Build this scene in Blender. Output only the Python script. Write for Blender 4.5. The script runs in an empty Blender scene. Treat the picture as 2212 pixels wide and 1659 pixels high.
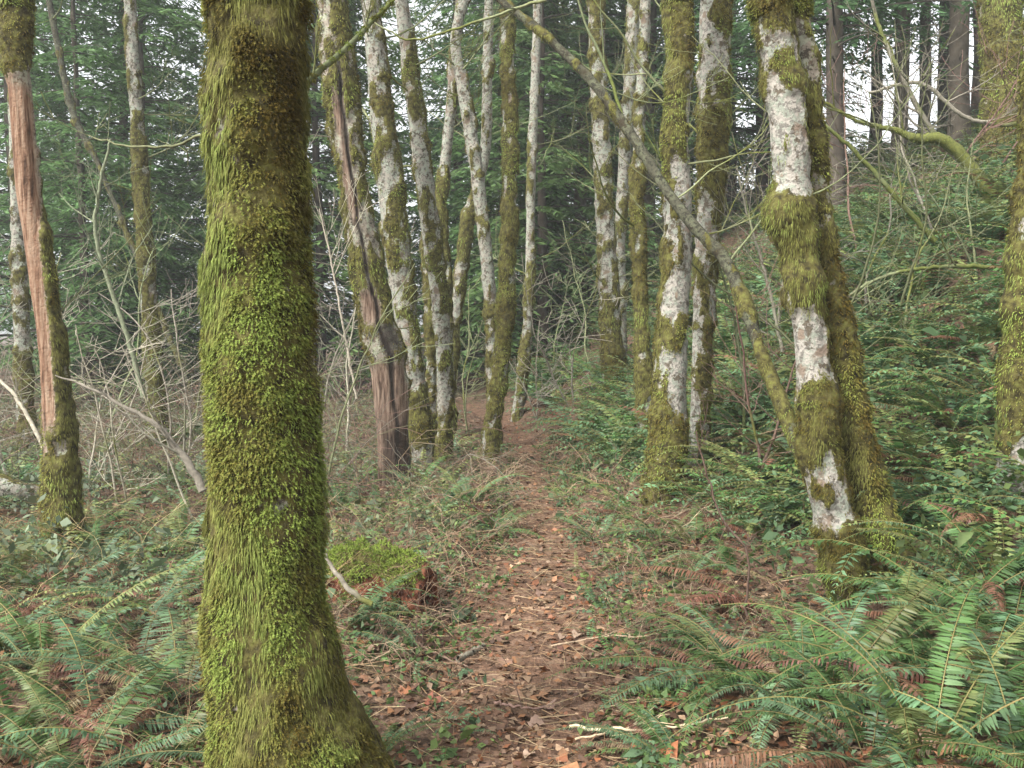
import bpy, math, random
import numpy as np
from mathutils import Vector, Matrix

random.seed(11)
rng = np.random.default_rng(11)
SC = bpy.context.scene
COL = SC.collection
R = math.radians

# ------------------------------------------------------------------ camera, sky, sun, exposure
F = 985.0                       # focal length in pixels of a 1024 wide frame
PITCH = R(3.1)
CAMZ = 1.6
cam_d = bpy.data.cameras.new('camera')
cam = bpy.data.objects.new('camera', cam_d)
COL.objects.link(cam)
cam.location = (0, 0, CAMZ)
cam.rotation_euler = (math.pi / 2 - PITCH, 0, 0)
cam_d.sensor_width = 36
cam_d.lens = F / 1024 * 36
cam_d.clip_start = 0.05
cam_d.clip_end = 2000
SC.camera = cam

SUN_DIR = Vector((-0.60, -0.55, 0.85)).normalized()     # towards the brightest part of the overcast
world = bpy.data.worlds.new('World')
SC.world = world
world.use_nodes = True
wn = world.node_tree
wn.nodes.clear()
w_out = wn.nodes.new('ShaderNodeOutputWorld')
w_bg = wn.nodes.new('ShaderNodeBackground')
w_sky = wn.nodes.new('ShaderNodeTexSky')
w_hs = wn.nodes.new('ShaderNodeHueSaturation')
w_sky.sky_type = 'NISHITA'
w_sky.sun_disc = False
w_sky.sun_elevation = math.asin(SUN_DIR.z)
w_sky.sun_rotation = math.atan2(SUN_DIR.x, SUN_DIR.y)
w_sky.air_density = 1.0
w_sky.dust_density = 4.0
w_hs.inputs['Saturation'].default_value = 0.14
w_bg.inputs['Strength'].default_value = 0.125
wn.links.new(w_sky.outputs[0], w_hs.inputs['Color'])
wn.links.new(w_hs.outputs[0], w_bg.inputs['Color'])
wn.links.new(w_bg.outputs[0], w_out.inputs['Surface'])

sun_d = bpy.data.lights.new('sun', 'SUN')
sun = bpy.data.objects.new('sun', sun_d)
COL.objects.link(sun)
sun_d.energy = 1.5
sun_d.angle = R(14)
sun_d.color = (1.0, 0.96, 0.9)
sun.rotation_euler = (-SUN_DIR).to_track_quat('-Z', 'Y').to_euler()

SC.view_settings.view_transform = 'Standard'
SC.view_settings.look = 'None'
SC.view_settings.gamma = 1.0
SC.view_settings.use_curve_mapping = False
SC.view_settings.exposure = 1.95
SC.cycles.max_bounces = 6
SC.cycles.diffuse_bounces = 3
SC.cycles.glossy_bounces = 2
SC.cycles.transmission_bounces = 4
SC.cycles.volume_bounces = 0
SC.cycles.use_denoising = True

# ------------------------------------------------------------------ noise and small helpers
def _h(ix, iy, iz, seed):
    h = (ix.astype(np.int64) * 374761393 + iy.astype(np.int64) * 668265263 + iz.astype(np.int64) * 1274126177 + seed * 974711) & 0xffffffff
    h = ((h ^ (h >> 13)) * 1274126177) & 0xffffffff
    h = h ^ (h >> 16)
    return (h & 0xffffff) / float(0xffffff)

def vnoise(p, seed=0):
    p = np.asarray(p, float)
    i = np.floor(p).astype(np.int64)
    f = p - i
    f = f * f * (3 - 2 * f)
    out = 0
    for dx in (0, 1):
        for dy in (0, 1):
            for dz in (0, 1):
                w = (f[:, 0] if dx else 1 - f[:, 0]) * (f[:, 1] if dy else 1 - f[:, 1]) * (f[:, 2] if dz else 1 - f[:, 2])
                out = out + w * _h(i[:, 0] + dx, i[:, 1] + dy, i[:, 2] + dz, seed)
    return out

def fbm(p, seed=0, octs=3):
    p = np.asarray(p, float)
    a, s, t = 1.0, 0, 0
    for k in range(octs):
        s = s + a * vnoise(p * 2 ** k + 17.3 * k, seed + k)
        t += a
        a *= 0.5
    return s / t

def sstep(a, b, x):
    t = np.clip((x - a) / (b - a), 0, 1)
    return t * t * (3 - 2 * t)

def unit(v):
    return v / np.maximum(np.linalg.norm(v, axis=-1, keepdims=True), 1e-9)

# ------------------------------------------------------------------ the lie of the land
TOE_Y = [0, 5, 7, 9, 11, 14, 18, 22, 30, 40, 60, 90]
TOE_X = [2.9, 2.7, 2.4, 1.55, 1.15, 0.7, 0.2, -0.8, -3.0, -5.0, -7.0, -8]
PATH_Y = [-3, 0, 3.6, 5, 7, 8.8, 11, 13, 15, 17, 20]
PATH_X = [0.1, 0.08, 0.1, 0.12, 0.22, 0.24, 0.2, 0.12, 0.0, -0.35, -1.2]
PATH_W = [0.6, 0.6, 0.55, 0.5, 0.38, 0.31, 0.28, 0.28, 0.28, 0.26, 0.26]

def path_x(y): return np.interp(y, PATH_Y, PATH_X)
def path_w(y): return np.interp(y, PATH_Y, PATH_W)

def ground(x, y):
    x = np.atleast_1d(np.asarray(x, float)); y = np.atleast_1d(np.asarray(y, float))
    xt = np.interp(y, TOE_Y, TOE_X)
    u = (x - xt) / 0.45
    h = 0.68 * 0.45 * np.log1p(np.exp(np.clip(u, -40, 40))) + np.where(u > 40, 0.68 * 0.45 * (u - 40), 0)
    h = 7.6 * np.tanh(h / 7.6)
    rise = 0.012 * np.clip(y - 5, 0, 30)
    p = np.stack([x, y, 0 * x], 1)
    b = (fbm(p * 0.55, 3, 3) - 0.5) * 0.34 + (fbm(p * 2.3, 5, 2) - 0.5) * 0.10 + (fbm(p * 9, 8, 2) - 0.5) * 0.035
    d = np.abs(x - path_x(y)) / path_w(y)
    inpath = 1 - sstep(0.7, 1.7, d)
    inpath = inpath * (1 - sstep(17, 21, y))
    return h * (1 - 0.9 * inpath) + rise + b * (1 - 0.75 * inpath) - 0.05 * inpath

def gz(x, y): return float(ground(x, y)[0])

S2 = 1024 / 2212.0
def ray(X, Y):
    a = (X * S2 - 512) / F; b = (384 - Y * S2) / F
    return np.array([a, math.cos(PITCH) + b * math.sin(PITCH), -math.sin(PITCH) + b * math.cos(PITCH)])

def at(X, Y, d):
    r = ray(X, Y)
    return np.array([0, 0, CAMZ]) + r * (d / r[1])

def on_ground(X, Y):
    r = ray(X, Y)
    t = np.arange(1.0, 60, 0.05)
    P = np.array([0, 0, CAMZ]) + t[:, None] * r
    g = ground(P[:, 0], P[:, 1])
    k = np.argmax(P[:, 2] < g) if (P[:, 2] < g).any() else len(t) - 1
    return float(P[k, 0]), float(P[k, 1]), float(g[k])

def px_size(d): return d / F * S2     # metres per photo pixel (2212 wide) at distance d

# ------------------------------------------------------------------ meshes and objects
def mesh_np(name, V, T, cols=None, mat=None, smooth=False, masks=None):
    V = np.asarray(V, np.float32); T = np.asarray(T, np.int32)
    me = bpy.data.meshes.new(name)
    me.vertices.add(len(V)); me.vertices.foreach_set('co', V.ravel())
    me.loops.add(T.size); me.loops.foreach_set('vertex_index', T.ravel())
    me.polygons.add(len(T)); me.polygons.foreach_set('loop_start', np.arange(len(T), dtype=np.int32) * 3)
    if smooth:
        me.polygons.foreach_set('use_smooth', np.ones(len(T), bool))
    me.update(calc_edges=True)
    for nm, c in (('col', cols), ('mask', masks)):
        if c is not None:
            c = np.asarray(c, np.float32)
            if c.shape[1] == 3:
                c = np.concatenate([c, np.ones((len(c), 1), np.float32)], 1)
            at_ = me.color_attributes.new(nm, 'FLOAT_COLOR', 'POINT')
            at_.data.foreach_set('color', c.ravel())
    if mat is not None:
        me.materials.append(mat)
    return me

def link(name, me, parent=None, loc=(0, 0, 0), rot=(0, 0, 0), scale=1.0):
    o = bpy.data.objects.new(name, me)
    COL.objects.link(o)
    o.parent = parent
    o.location = loc
    o.rotation_euler = rot
    if scale != 1.0:
        o.scale = (scale,) * 3 if np.isscalar(scale) else scale
    return o

def tag(o, label=None, cat=None, group=None, kind=None):
    if label: o['label'] = label
    if cat: o['category'] = cat
    if group: o['group'] = group
    if kind: o['kind'] = kind
    return o

class Bag:
    """collects vertices, triangles and colours that become one mesh"""
    def __init__(s): s.V = []; s.T = []; s.C = []; s.n = 0
    def add(s, V, T, C):
        V = np.asarray(V, float).reshape(-1, 3); T = np.asarray(T).reshape(-1, 3)
        C = np.asarray(C, float)
        if C.ndim == 1: C = np.repeat(C[None], len(V), 0)
        s.V.append(V); s.T.append(T + s.n); s.C.append(C[:, :3]); s.n += len(V)
    def mesh(s, name, mat, smooth=False, origin=(0, 0, 0)):
        if not s.V: return None
        return mesh_np(name, np.concatenate(s.V) - np.asarray(origin), np.concatenate(s.T), np.concatenate(s.C), mat, smooth)

def tube(pts, rad, sides=5):
    pts = np.asarray(pts, float); n = len(pts)
    rad = np.broadcast_to(np.asarray(rad, float), (n,))
    t = unit(np.gradient(pts, axis=0))
    ref = np.array([0.31, 0.87, 0.12]) if abs(t[0] @ unit(np.array([0.31, 0.87, 0.12]))) < 0.9 else np.array([1.0, 0, 0.2])
    e1 = unit(np.cross(t, ref)); e2 = np.cross(t, e1)
    th = np.arange(sides) / sides * 2 * math.pi
    V = pts[:, None] + rad[:, None, None] * (np.cos(th)[None, :, None] * e1[:, None] + np.sin(th)[None, :, None] * e2[:, None])
    i = np.arange(n - 1)[:, None] * sides; j = np.arange(sides)[None]; k = (j + 1) % sides
    a, b, c, d = i + j, i + k, i + sides + j, i + sides + k
    T = np.concatenate([np.stack([a, b, d], -1).reshape(-1, 3), np.stack([a, d, c], -1).reshape(-1, 3)])
    return V.reshape(-1, 3), T

def spline(P, n):
    """Catmull-Rom through the rows of P, n samples evenly spaced in length"""
    P = np.asarray(P, float)
    Q = np.concatenate([[2 * P[0] - P[1]], P, [2 * P[-1] - P[-2]]])
    out = []
    for k in range(1, len(Q) - 2):
        t = np.linspace(0, 1, 24, endpoint=False)[:, None]
        a, b, c, d = Q[k - 1], Q[k], Q[k + 1], Q[k + 2]
        out.append(0.5 * (2 * b + (c - a) * t + (2 * a - 5 * b + 4 * c - d) * t ** 2 + (3 * b - a - 3 * c + d) * t ** 3))
    out = np.concatenate(out + [P[-1:]])
    s = np.concatenate([[0], np.cumsum(np.linalg.norm(np.diff(out[:, :3], axis=0), axis=1))])
    si = np.linspace(0, s[-1], n)
    return np.stack([np.interp(si, s, out[:, k]) for k in range(out.shape[1])], 1)

# ------------------------------------------------------------------ materials
def nodes_of(name):
    m = bpy.data.materials.new(name); m.use_nodes = True
    nt = m.node_tree; nt.nodes.clear()
    out = nt.nodes.new('ShaderNodeOutputMaterial')
    return m, nt, out

def mat_attr(name, rough=0.7, spec=0.3, transl=0.0, noise=0.25, nscale=30.0, objvar=0.0, bump=0.0, bscale=60.0):
    """colour comes from the vertex attribute 'col', broken up with fine noise"""
    m, nt, out = nodes_of(name)
    N = nt.nodes.new; L = nt.links.new
    at_ = N('ShaderNodeVertexColor'); at_.layer_name = 'col'
    tc = N('ShaderNodeTexCoord'); nz = N('ShaderNodeTexNoise')
    nz.inputs['Scale'].default_value = nscale; nz.inputs['Detail'].default_value = 3
    L(tc.outputs['Object'], nz.inputs['Vector'])
    mr = N('ShaderNodeMapRange')
    mr.inputs['From Min'].default_value = 0.3; mr.inputs['From Max'].default_value = 0.7
    mr.inputs['To Min'].default_value = 1 - noise; mr.inputs['To Max'].default_value = 1 + noise
    L(nz.outputs['Fac'], mr.inputs['Value'])
    hs = N('ShaderNodeHueSaturation')
    L(at_.outputs['Color'], hs.inputs['Color'])
    if objvar:
        oi = N('ShaderNodeObjectInfo'); mo = N('ShaderNodeMapRange')
        mo.inputs['To Min'].default_value = 1 - objvar; mo.inputs['To Max'].default_value = 1 + objvar
        L(oi.outputs['Random'], mo.inputs['Value'])
        mu = N('ShaderNodeMath'); mu.operation = 'MULTIPLY'
        L(mr.outputs[0], mu.inputs[0]); L(mo.outputs[0], mu.inputs[1])
        L(mu.outputs[0], hs.inputs['Value'])
        mh = N('ShaderNodeMapRange')
        mh.inputs['To Min'].default_value = 0.485; mh.inputs['To Max'].default_value = 0.515
        fr = N('ShaderNodeMath'); fr.operation = 'FRACT'; m7 = N('ShaderNodeMath'); m7.operation = 'MULTIPLY'; m7.inputs[1].default_value = 7.31
        L(oi.outputs['Random'], m7.inputs[0]); L(m7.outputs[0], fr.inputs[0]); L(fr.outputs[0], mh.inputs['Value'])
        L(mh.outputs[0], hs.inputs['Hue'])
    else:
        L(mr.outputs[0], hs.inputs['Value'])
    bs = N('ShaderNodeBsdfPrincipled')
    L(hs.outputs[0], bs.inputs['Base Color'])
    bs.inputs['Roughness'].default_value = rough
    bs.inputs['Specular IOR Level'].default_value = spec
    if bump:
        bn = N('ShaderNodeTexNoise'); bn.inputs['Scale'].default_value = bscale; bn.inputs['Detail'].default_value = 4
        L(tc.outputs['Object'], bn.inputs['Vector'])
        bp = N('ShaderNodeBump'); bp.inputs['Strength'].default_value = bump; bp.inputs['Distance'].default_value = 0.02
        L(bn.outputs['Fac'], bp.inputs['Height']); L(bp.outputs[0], bs.inputs['Normal'])
    if transl:
        tr = N('ShaderNodeBsdfTranslucent'); mx = N('ShaderNodeMixShader')
        mx.inputs[0].default_value = transl
        L(hs.outputs[0], tr.inputs['Color'])
        L(bs.outputs[0], mx.inputs[1]); L(tr.outputs[0], mx.inputs[2]); L(mx.outputs[0], out.inputs['Surface'])
    else:
        L(bs.outputs[0], out.inputs['Surface'])
    return m

def ramp(nt, stops):
    r = nt.nodes.new('ShaderNodeValToRGB')
    e = r.color_ramp.elements
    while len(e) < len(stops): e.new(0.5)
    for k, (p, c) in enumerate(stops):
        e[k].position = p; e[k].color = (*c, 1)
    return r

def mixc(nt, fac, a, b):
    m = nt.nodes.new('ShaderNodeMix'); m.data_type = 'RGBA'
    nt.links.new(fac, m.inputs[0])
    for s, i in ((a, 6), (b, 7)):
        if isinstance(s, tuple): m.inputs[i].default_value = (*s, 1)
        else: nt.links.new(s, m.inputs[i])
    return m.outputs[2]

def mat_bark(name, pale, lichen, dark, wood=((0.13, 0.085, 0.06), (0.235, 0.175, 0.13))):
    """bark with lichen and dark blotches; mask R = moss, G = bare wood, B = shade painted into splits and hollows, and char"""
    m, nt, out = nodes_of(name)
    N = nt.nodes.new; L = nt.links.new
    tc = N('ShaderNodeTexCoord')
    mk = N('ShaderNodeVertexColor'); mk.layer_name = 'mask'
    sep = N('ShaderNodeSeparateColor'); L(mk.outputs[0], sep.inputs[0])
    def nz(scale, detail=4, stretch=None, rough=0.55):
        n = N('ShaderNodeTexNoise'); n.inputs['Scale'].default_value = scale; n.inputs['Detail'].default_value = detail
        n.inputs['Roughness'].default_value = rough
        if stretch:
            mp = N('ShaderNodeMapping'); mp.inputs['Scale'].default_value = stretch
            L(tc.outputs['Object'], mp.inputs[0]); L(mp.outputs[0], n.inputs['Vector'])
        else:
            L(tc.outputs['Object'], n.inputs['Vector'])
        return n.outputs['Fac']
    def thr(s, a, b):
        r = N('ShaderNodeMapRange'); r.interpolation_type = 'SMOOTHSTEP'
        r.inputs['From Min'].default_value = a; r.inputs['From Max'].default_value = b
        L(s, r.inputs['Value']); return r.outputs[0]
    oi = N('ShaderNodeObjectInfo')
    c = mixc(nt, thr(nz(16, 6, None, 0.65), 0.46, 0.55), pale, lichen)
    c = mixc(nt, thr(nz(30, 6, None, 0.7), 0.51, 0.58), c, tuple(x * 0.45 for x in pale))
    c = mixc(nt, thr(nz(11, 7, None, 0.72), 0.545, 0.60), c, dark)
    c = mixc(nt, thr(nz(8, 5), 0.58, 0.66), c, (pale[0] * 0.6, pale[1] * 0.5, pale[2] * 0.44))
    # bare wood
    wv = nz(16, 4, (3.2, 3.2, 0.22), 0.6)
    wr = ramp(nt, [(0.34, tuple(x * 0.3 for x in wood[0])), (0.47, wood[0]), (0.64, wood[1])]); L(wv, wr.inputs[0])
    c = mixc(nt, sep.outputs[1], c, wr.outputs[0])
    c = mixc(nt, sep.outputs[2], c, (0.018, 0.013, 0.01))  # near-black for the painted shade of splits and hollows, and for char
    # moss film under the tufts, darkened to paint shade between them
    mr_ = ramp(nt, [(0.35, (0.026, 0.022, 0.008)), (0.5, (0.068, 0.06, 0.017)), (0.68, (0.115, 0.115, 0.03))]); L(nz(22, 4), mr_.inputs[0])
    mf = N('ShaderNodeMath'); mf.operation = 'ADD'
    ms = N('ShaderNodeMath'); ms.operation = 'MULTIPLY'; ms.inputs[1].default_value = 1.5
    sb = N('ShaderNodeMath'); sb.operation = 'SUBTRACT'; sb.inputs[1].default_value = 0.5
    L(nz(45, 4), sb.inputs[0]); L(sb.outputs[0], ms.inputs[0]); L(ms.outputs[0], mf.inputs[0]); L(sep.outputs[0], mf.inputs[1])
    c = mixc(nt, thr(mf.outputs[0], 0.34, 0.62), c, mr_.outputs[0])
    bs = N('ShaderNodeBsdfPrincipled'); L(c, bs.inputs['Base Color'])
    bs.inputs['Roughness'].default_value = 0.88; bs.inputs['Specular IOR Level'].default_value = 0.2
    ad = N('ShaderNodeMath'); ad.operation = 'ADD'
    L(nz(60, 5), ad.inputs[0]); L(nz(18, 4), ad.inputs[1])
    bp = N('ShaderNodeBump'); bp.inputs['Strength'].default_value = 0.7; bp.inputs['Distance'].default_value = 0.015
    L(ad.outputs[0], bp.inputs['Height']); L(bp.outputs[0], bs.inputs['Normal'])
    L(bs.outputs[0], out.inputs['Surface'])
    return m

def mat_ground(name, stops, green):
    m, nt, out = nodes_of(name)
    N = nt.nodes.new; L = nt.links.new
    tc = N('ShaderNodeTexCoord')
    def nz(scale, detail=4):
        n = N('ShaderNodeTexNoise'); n.inputs['Scale'].default_value = scale; n.inputs['Detail'].default_value = detail
        L(tc.outputs['Object'], n.inputs['Vector']); return n.outputs['Fac']
    vo = N('ShaderNodeTexVoronoi'); vo.inputs['Scale'].default_value = 22; L(tc.outputs['Object'], vo.inputs['Vector'])
    sx = N('ShaderNodeSeparateColor'); L(vo.outputs['Color'], sx.inputs[0])
    r1 = ramp(nt, stops); L(sx.outputs[0], r1.inputs[0])
    r2 = ramp(nt, stops); L(nz(14, 6), r2.inputs[0])
    h = N('ShaderNodeValue'); h.outputs[0].default_value = 0.5
    c = mixc(nt, h.outputs[0], r1.outputs[0], r2.outputs[0])
    g = N('ShaderNodeMapRange'); g.inputs['From Min'].default_value = 0.55; g.inputs['From Max'].default_value = 0.7; g.inputs['To Max'].default_value = green
    L(nz(2.2, 5), g.inputs['Value'])
    c = mixc(nt, g.outputs[0], c, (0.045, 0.06, 0.015))
    bs = N('ShaderNodeBsdfPrincipled'); L(c, bs.inputs['Base Color'])
    bs.inputs['Roughness'].default_value = 0.85; bs.inputs['Specular IOR Level'].default_value = 0.25
    bp = N('ShaderNodeBump'); bp.inputs['Strength'].default_value = 0.9; bp.inputs['Distance'].default_value = 0.03
    ad = N('ShaderNodeMath'); ad.operation = 'ADD'; L(nz(35, 6), ad.inputs[0]); L(sx.outputs[1], ad.inputs[1])
    L(ad.outputs[0], bp.inputs['Height']); L(bp.outputs[0], bs.inputs['Normal'])
    L(bs.outputs[0], out.inputs['Surface'])
    return m

M_GROUND = mat_ground('forest_floor', [(0.2, (0.035, 0.022, 0.014)), (0.45, (0.085, 0.05, 0.03)), (0.7, (0.13, 0.082, 0.052)), (0.9, (0.19, 0.13, 0.09))], 0.6)
M_PATH = mat_ground('trodden_leaves', [(0.2, (0.045, 0.025, 0.015)), (0.45, (0.105, 0.058, 0.035)), (0.7, (0.155, 0.088, 0.054)), (0.9, (0.21, 0.135, 0.09))], 0.3)
M_BARK = mat_bark('lichened_bark', (0.24, 0.222, 0.185), (0.23, 0.25, 0.20), (0.06, 0.05, 0.035))
M_BARKW = mat_bark('white_bark', (0.30, 0.278, 0.24), (0.22, 0.235, 0.19), (0.085, 0.07, 0.05))
M_STRIP = mat_bark('stripped_bark', (0.22, 0.19, 0.15), (0.26, 0.27, 0.2), (0.05, 0.042, 0.03), ((0.17, 0.095, 0.058), (0.27, 0.19, 0.13)))
M_LIMB = mat_bark('limb_bark', (0.062, 0.060, 0.040), (0.09, 0.095, 0.058), (0.03, 0.026, 0.018))
M_BARKD = mat_bark('dull_bark', (0.22, 0.19, 0.15), (0.26, 0.27, 0.2), (0.05, 0.042, 0.03))
M_MOSS = mat_attr('moss', 0.85, 0.15, 0.35, 0.25, 60)
M_FERN = mat_attr('fern_leaf', 0.5, 0.4, 0.28, 0.18, 12, objvar=0.28)
M_LEAF = mat_attr('shrub_leaf', 0.55, 0.3, 0.3, 0.2, 8, objvar=0.2)
M_LITTER = mat_attr('dead_leaf', 0.6, 0.35, 0.12, 0.25, 40, objvar=0.25)
M_TWIG = mat_attr('twig_bark', 0.85, 0.2, 0, 0.3, 40, objvar=0.15)
M_NEEDLE = mat_attr('conifer_needles', 0.6, 0.3, 0.45, 0.25, 3, objvar=0.15)
M_CTRUNK = mat_attr('conifer_bark', 0.9, 0.15, 0, 0.4, 6, objvar=0.25, bump=0.8, bscale=14)

# ------------------------------------------------------------------ ground and trail
def axis(lo, hi, step, far, g=1.22):
    a = list(np.arange(lo, hi, step)); d = step
    while a[-1] < far[1]: d *= g; a.append(a[-1] + d)
    d = step
    while a[0] > far[0]: d *= g; a.insert(0, a[0] - d)
    return np.array(a)

xs = axis(-6, 7, 0.075, (-260, 260)); ys = axis(1.5, 17, 0.075, (-60, 320))
gx, gy = np.meshgrid(xs, ys)
gV = np.stack([gx.ravel(), gy.ravel(), ground(gx.ravel(), gy.ravel())], 1)
def grid_tris(nx, ny):
    i = (np.arange(ny - 1)[:, None] * nx + np.arange(nx - 1)[None]).ravel()
    return np.concatenate([np.stack([i, i + 1, i + nx + 1], 1), np.stack([i, i + nx + 1, i + nx], 1)])
tag(link('ground', mesh_np('ground', gV, grid_tris(len(xs), len(ys)), None, M_GROUND, True)), 'brown forest floor rising to a steep bank at the right', kind='structure')

py = np.arange(-2, 19.5, 0.06); pu = np.linspace(-1, 1, 27)
PX, PY = np.meshgrid(pu, py)
edge = 1 + 0.25 * (fbm(np.stack([PY.ravel() * 1.5, np.sign(PX.ravel()) * 9, 0 * PX.ravel()], 1), 21, 2) - 0.5) * 2
PXw = path_x(PY.ravel()) + PX.ravel() * path_w(PY.ravel()) * edge
lift = np.where(np.abs(PX.ravel()) > 0.97, -0.03, 0.008)
pV = np.stack([PXw, PY.ravel(), ground(PXw, PY.ravel()) + lift], 1)
tag(link('path', mesh_np('path', pV, grid_tris(len(pu), len(py)), None, M_PATH, True)), 'narrow leaf-strewn trail winding into the trees', kind='structure')

# ------------------------------------------------------------------ moss tufts
MOSS_A = np.array([0.115, 0.085, 0.018]); MOSS_B = np.array([0.185, 0.18, 0.043]); MOSS_C = np.array([0.22, 0.285, 0.062])

def moss_tufts(bag, P, Nn, size, col, fine=False, hair=None):
    """small drooping fronds, one per row of P, pointing off the surface along Nn; hair (0..1) makes them long, thin and hanging"""
    n = len(P)
    hair = np.zeros(n) if hair is None else hair
    hr = hair[:, None]
    dn = np.array([0, 0, -1.0])
    s = size * rng.uniform(0.55, 1.35, n) * (1 + 0.5 * hair)
    tg = unit(np.cross(Nn, dn) + 1e-6)
    j = rng.normal(0, 0.3, (n, 3)) * (1 - 0.6 * hr)
    d1 = unit(Nn * (1 - 0.55 * hr) + (0.22 + 0.6 * hr) * dn + j + tg * rng.normal(0, 0.55, (n, 1)) * (1 - 0.7 * hr))
    d2 = unit(0.6 * d1 + dn * (rng.uniform(0.1, 1.0, (n, 1)) + hr) + 0.3 * j)
    w = unit(tg + rng.normal(0, 0.35, (n, 3)))
    p0 = P - Nn * 0.15 * s[:, None]
    p1 = p0 + d1 * 0.55 * s[:, None]
    p2 = p1 + d2 * 0.6 * s[:, None]
    if not fine:
        ww = w * (0.16 * s * (1 - 0.6 * hair))[:, None]
        V = np.stack([p0 - ww * 0.6, p0 + ww * 0.6, p1 - ww, p1 + ww, p2], 1)
        t = np.array([[0, 1, 3], [0, 3, 2], [2, 3, 4]])
        k = 5
    else:       # feathered: a thin spine with side leaflets
        ww = w * (0.04 * s)[:, None]; sd = w * (0.12 * s * (1 - 0.7 * hair))[:, None]
        q1 = 0.5 * (p0 + p1); q2 = 0.5 * (p1 + p2); a = 0.27 * s[:, None]
        V = np.stack([p0, p1 - ww, p1 + ww, p2,
                      q1 - sd + d1 * a, q1 + sd + d1 * a, p1 - sd + d2 * a, p1 + sd + d2 * a, q1, q2], 1)
        t = np.array([[0, 2, 1], [1, 2, 3], [8, 4, 1], [8, 2, 5], [1, 6, 9], [2, 9, 7]])
        k = 10
    T = (t[None] + (np.arange(n) * k)[:, None, None]).reshape(-1, 3)
    bag.add(V.reshape(-1, 3), T, np.repeat(col, k, 0))

def moss_colour(P, seed, bright=0.0):
    zone = fbm(P * np.array([3.2, 3.2, 2.4]), seed, 3); n1 = fbm(P * 13, seed + 2, 2); n2 = rng.uniform(0, 1, len(P))
    t = np.clip((zone - 0.5) * 3.2 + 0.34 + (n1 - 0.5) * 0.9 + (n2 - 0.5) * 0.5 + bright, 0, 1)[:, None]
    return np.where(t < 0.5, MOSS_A + (MOSS_B - MOSS_A) * t * 2, MOSS_B + (MOSS_C - MOSS_B) * (t * 2 - 1))

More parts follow.
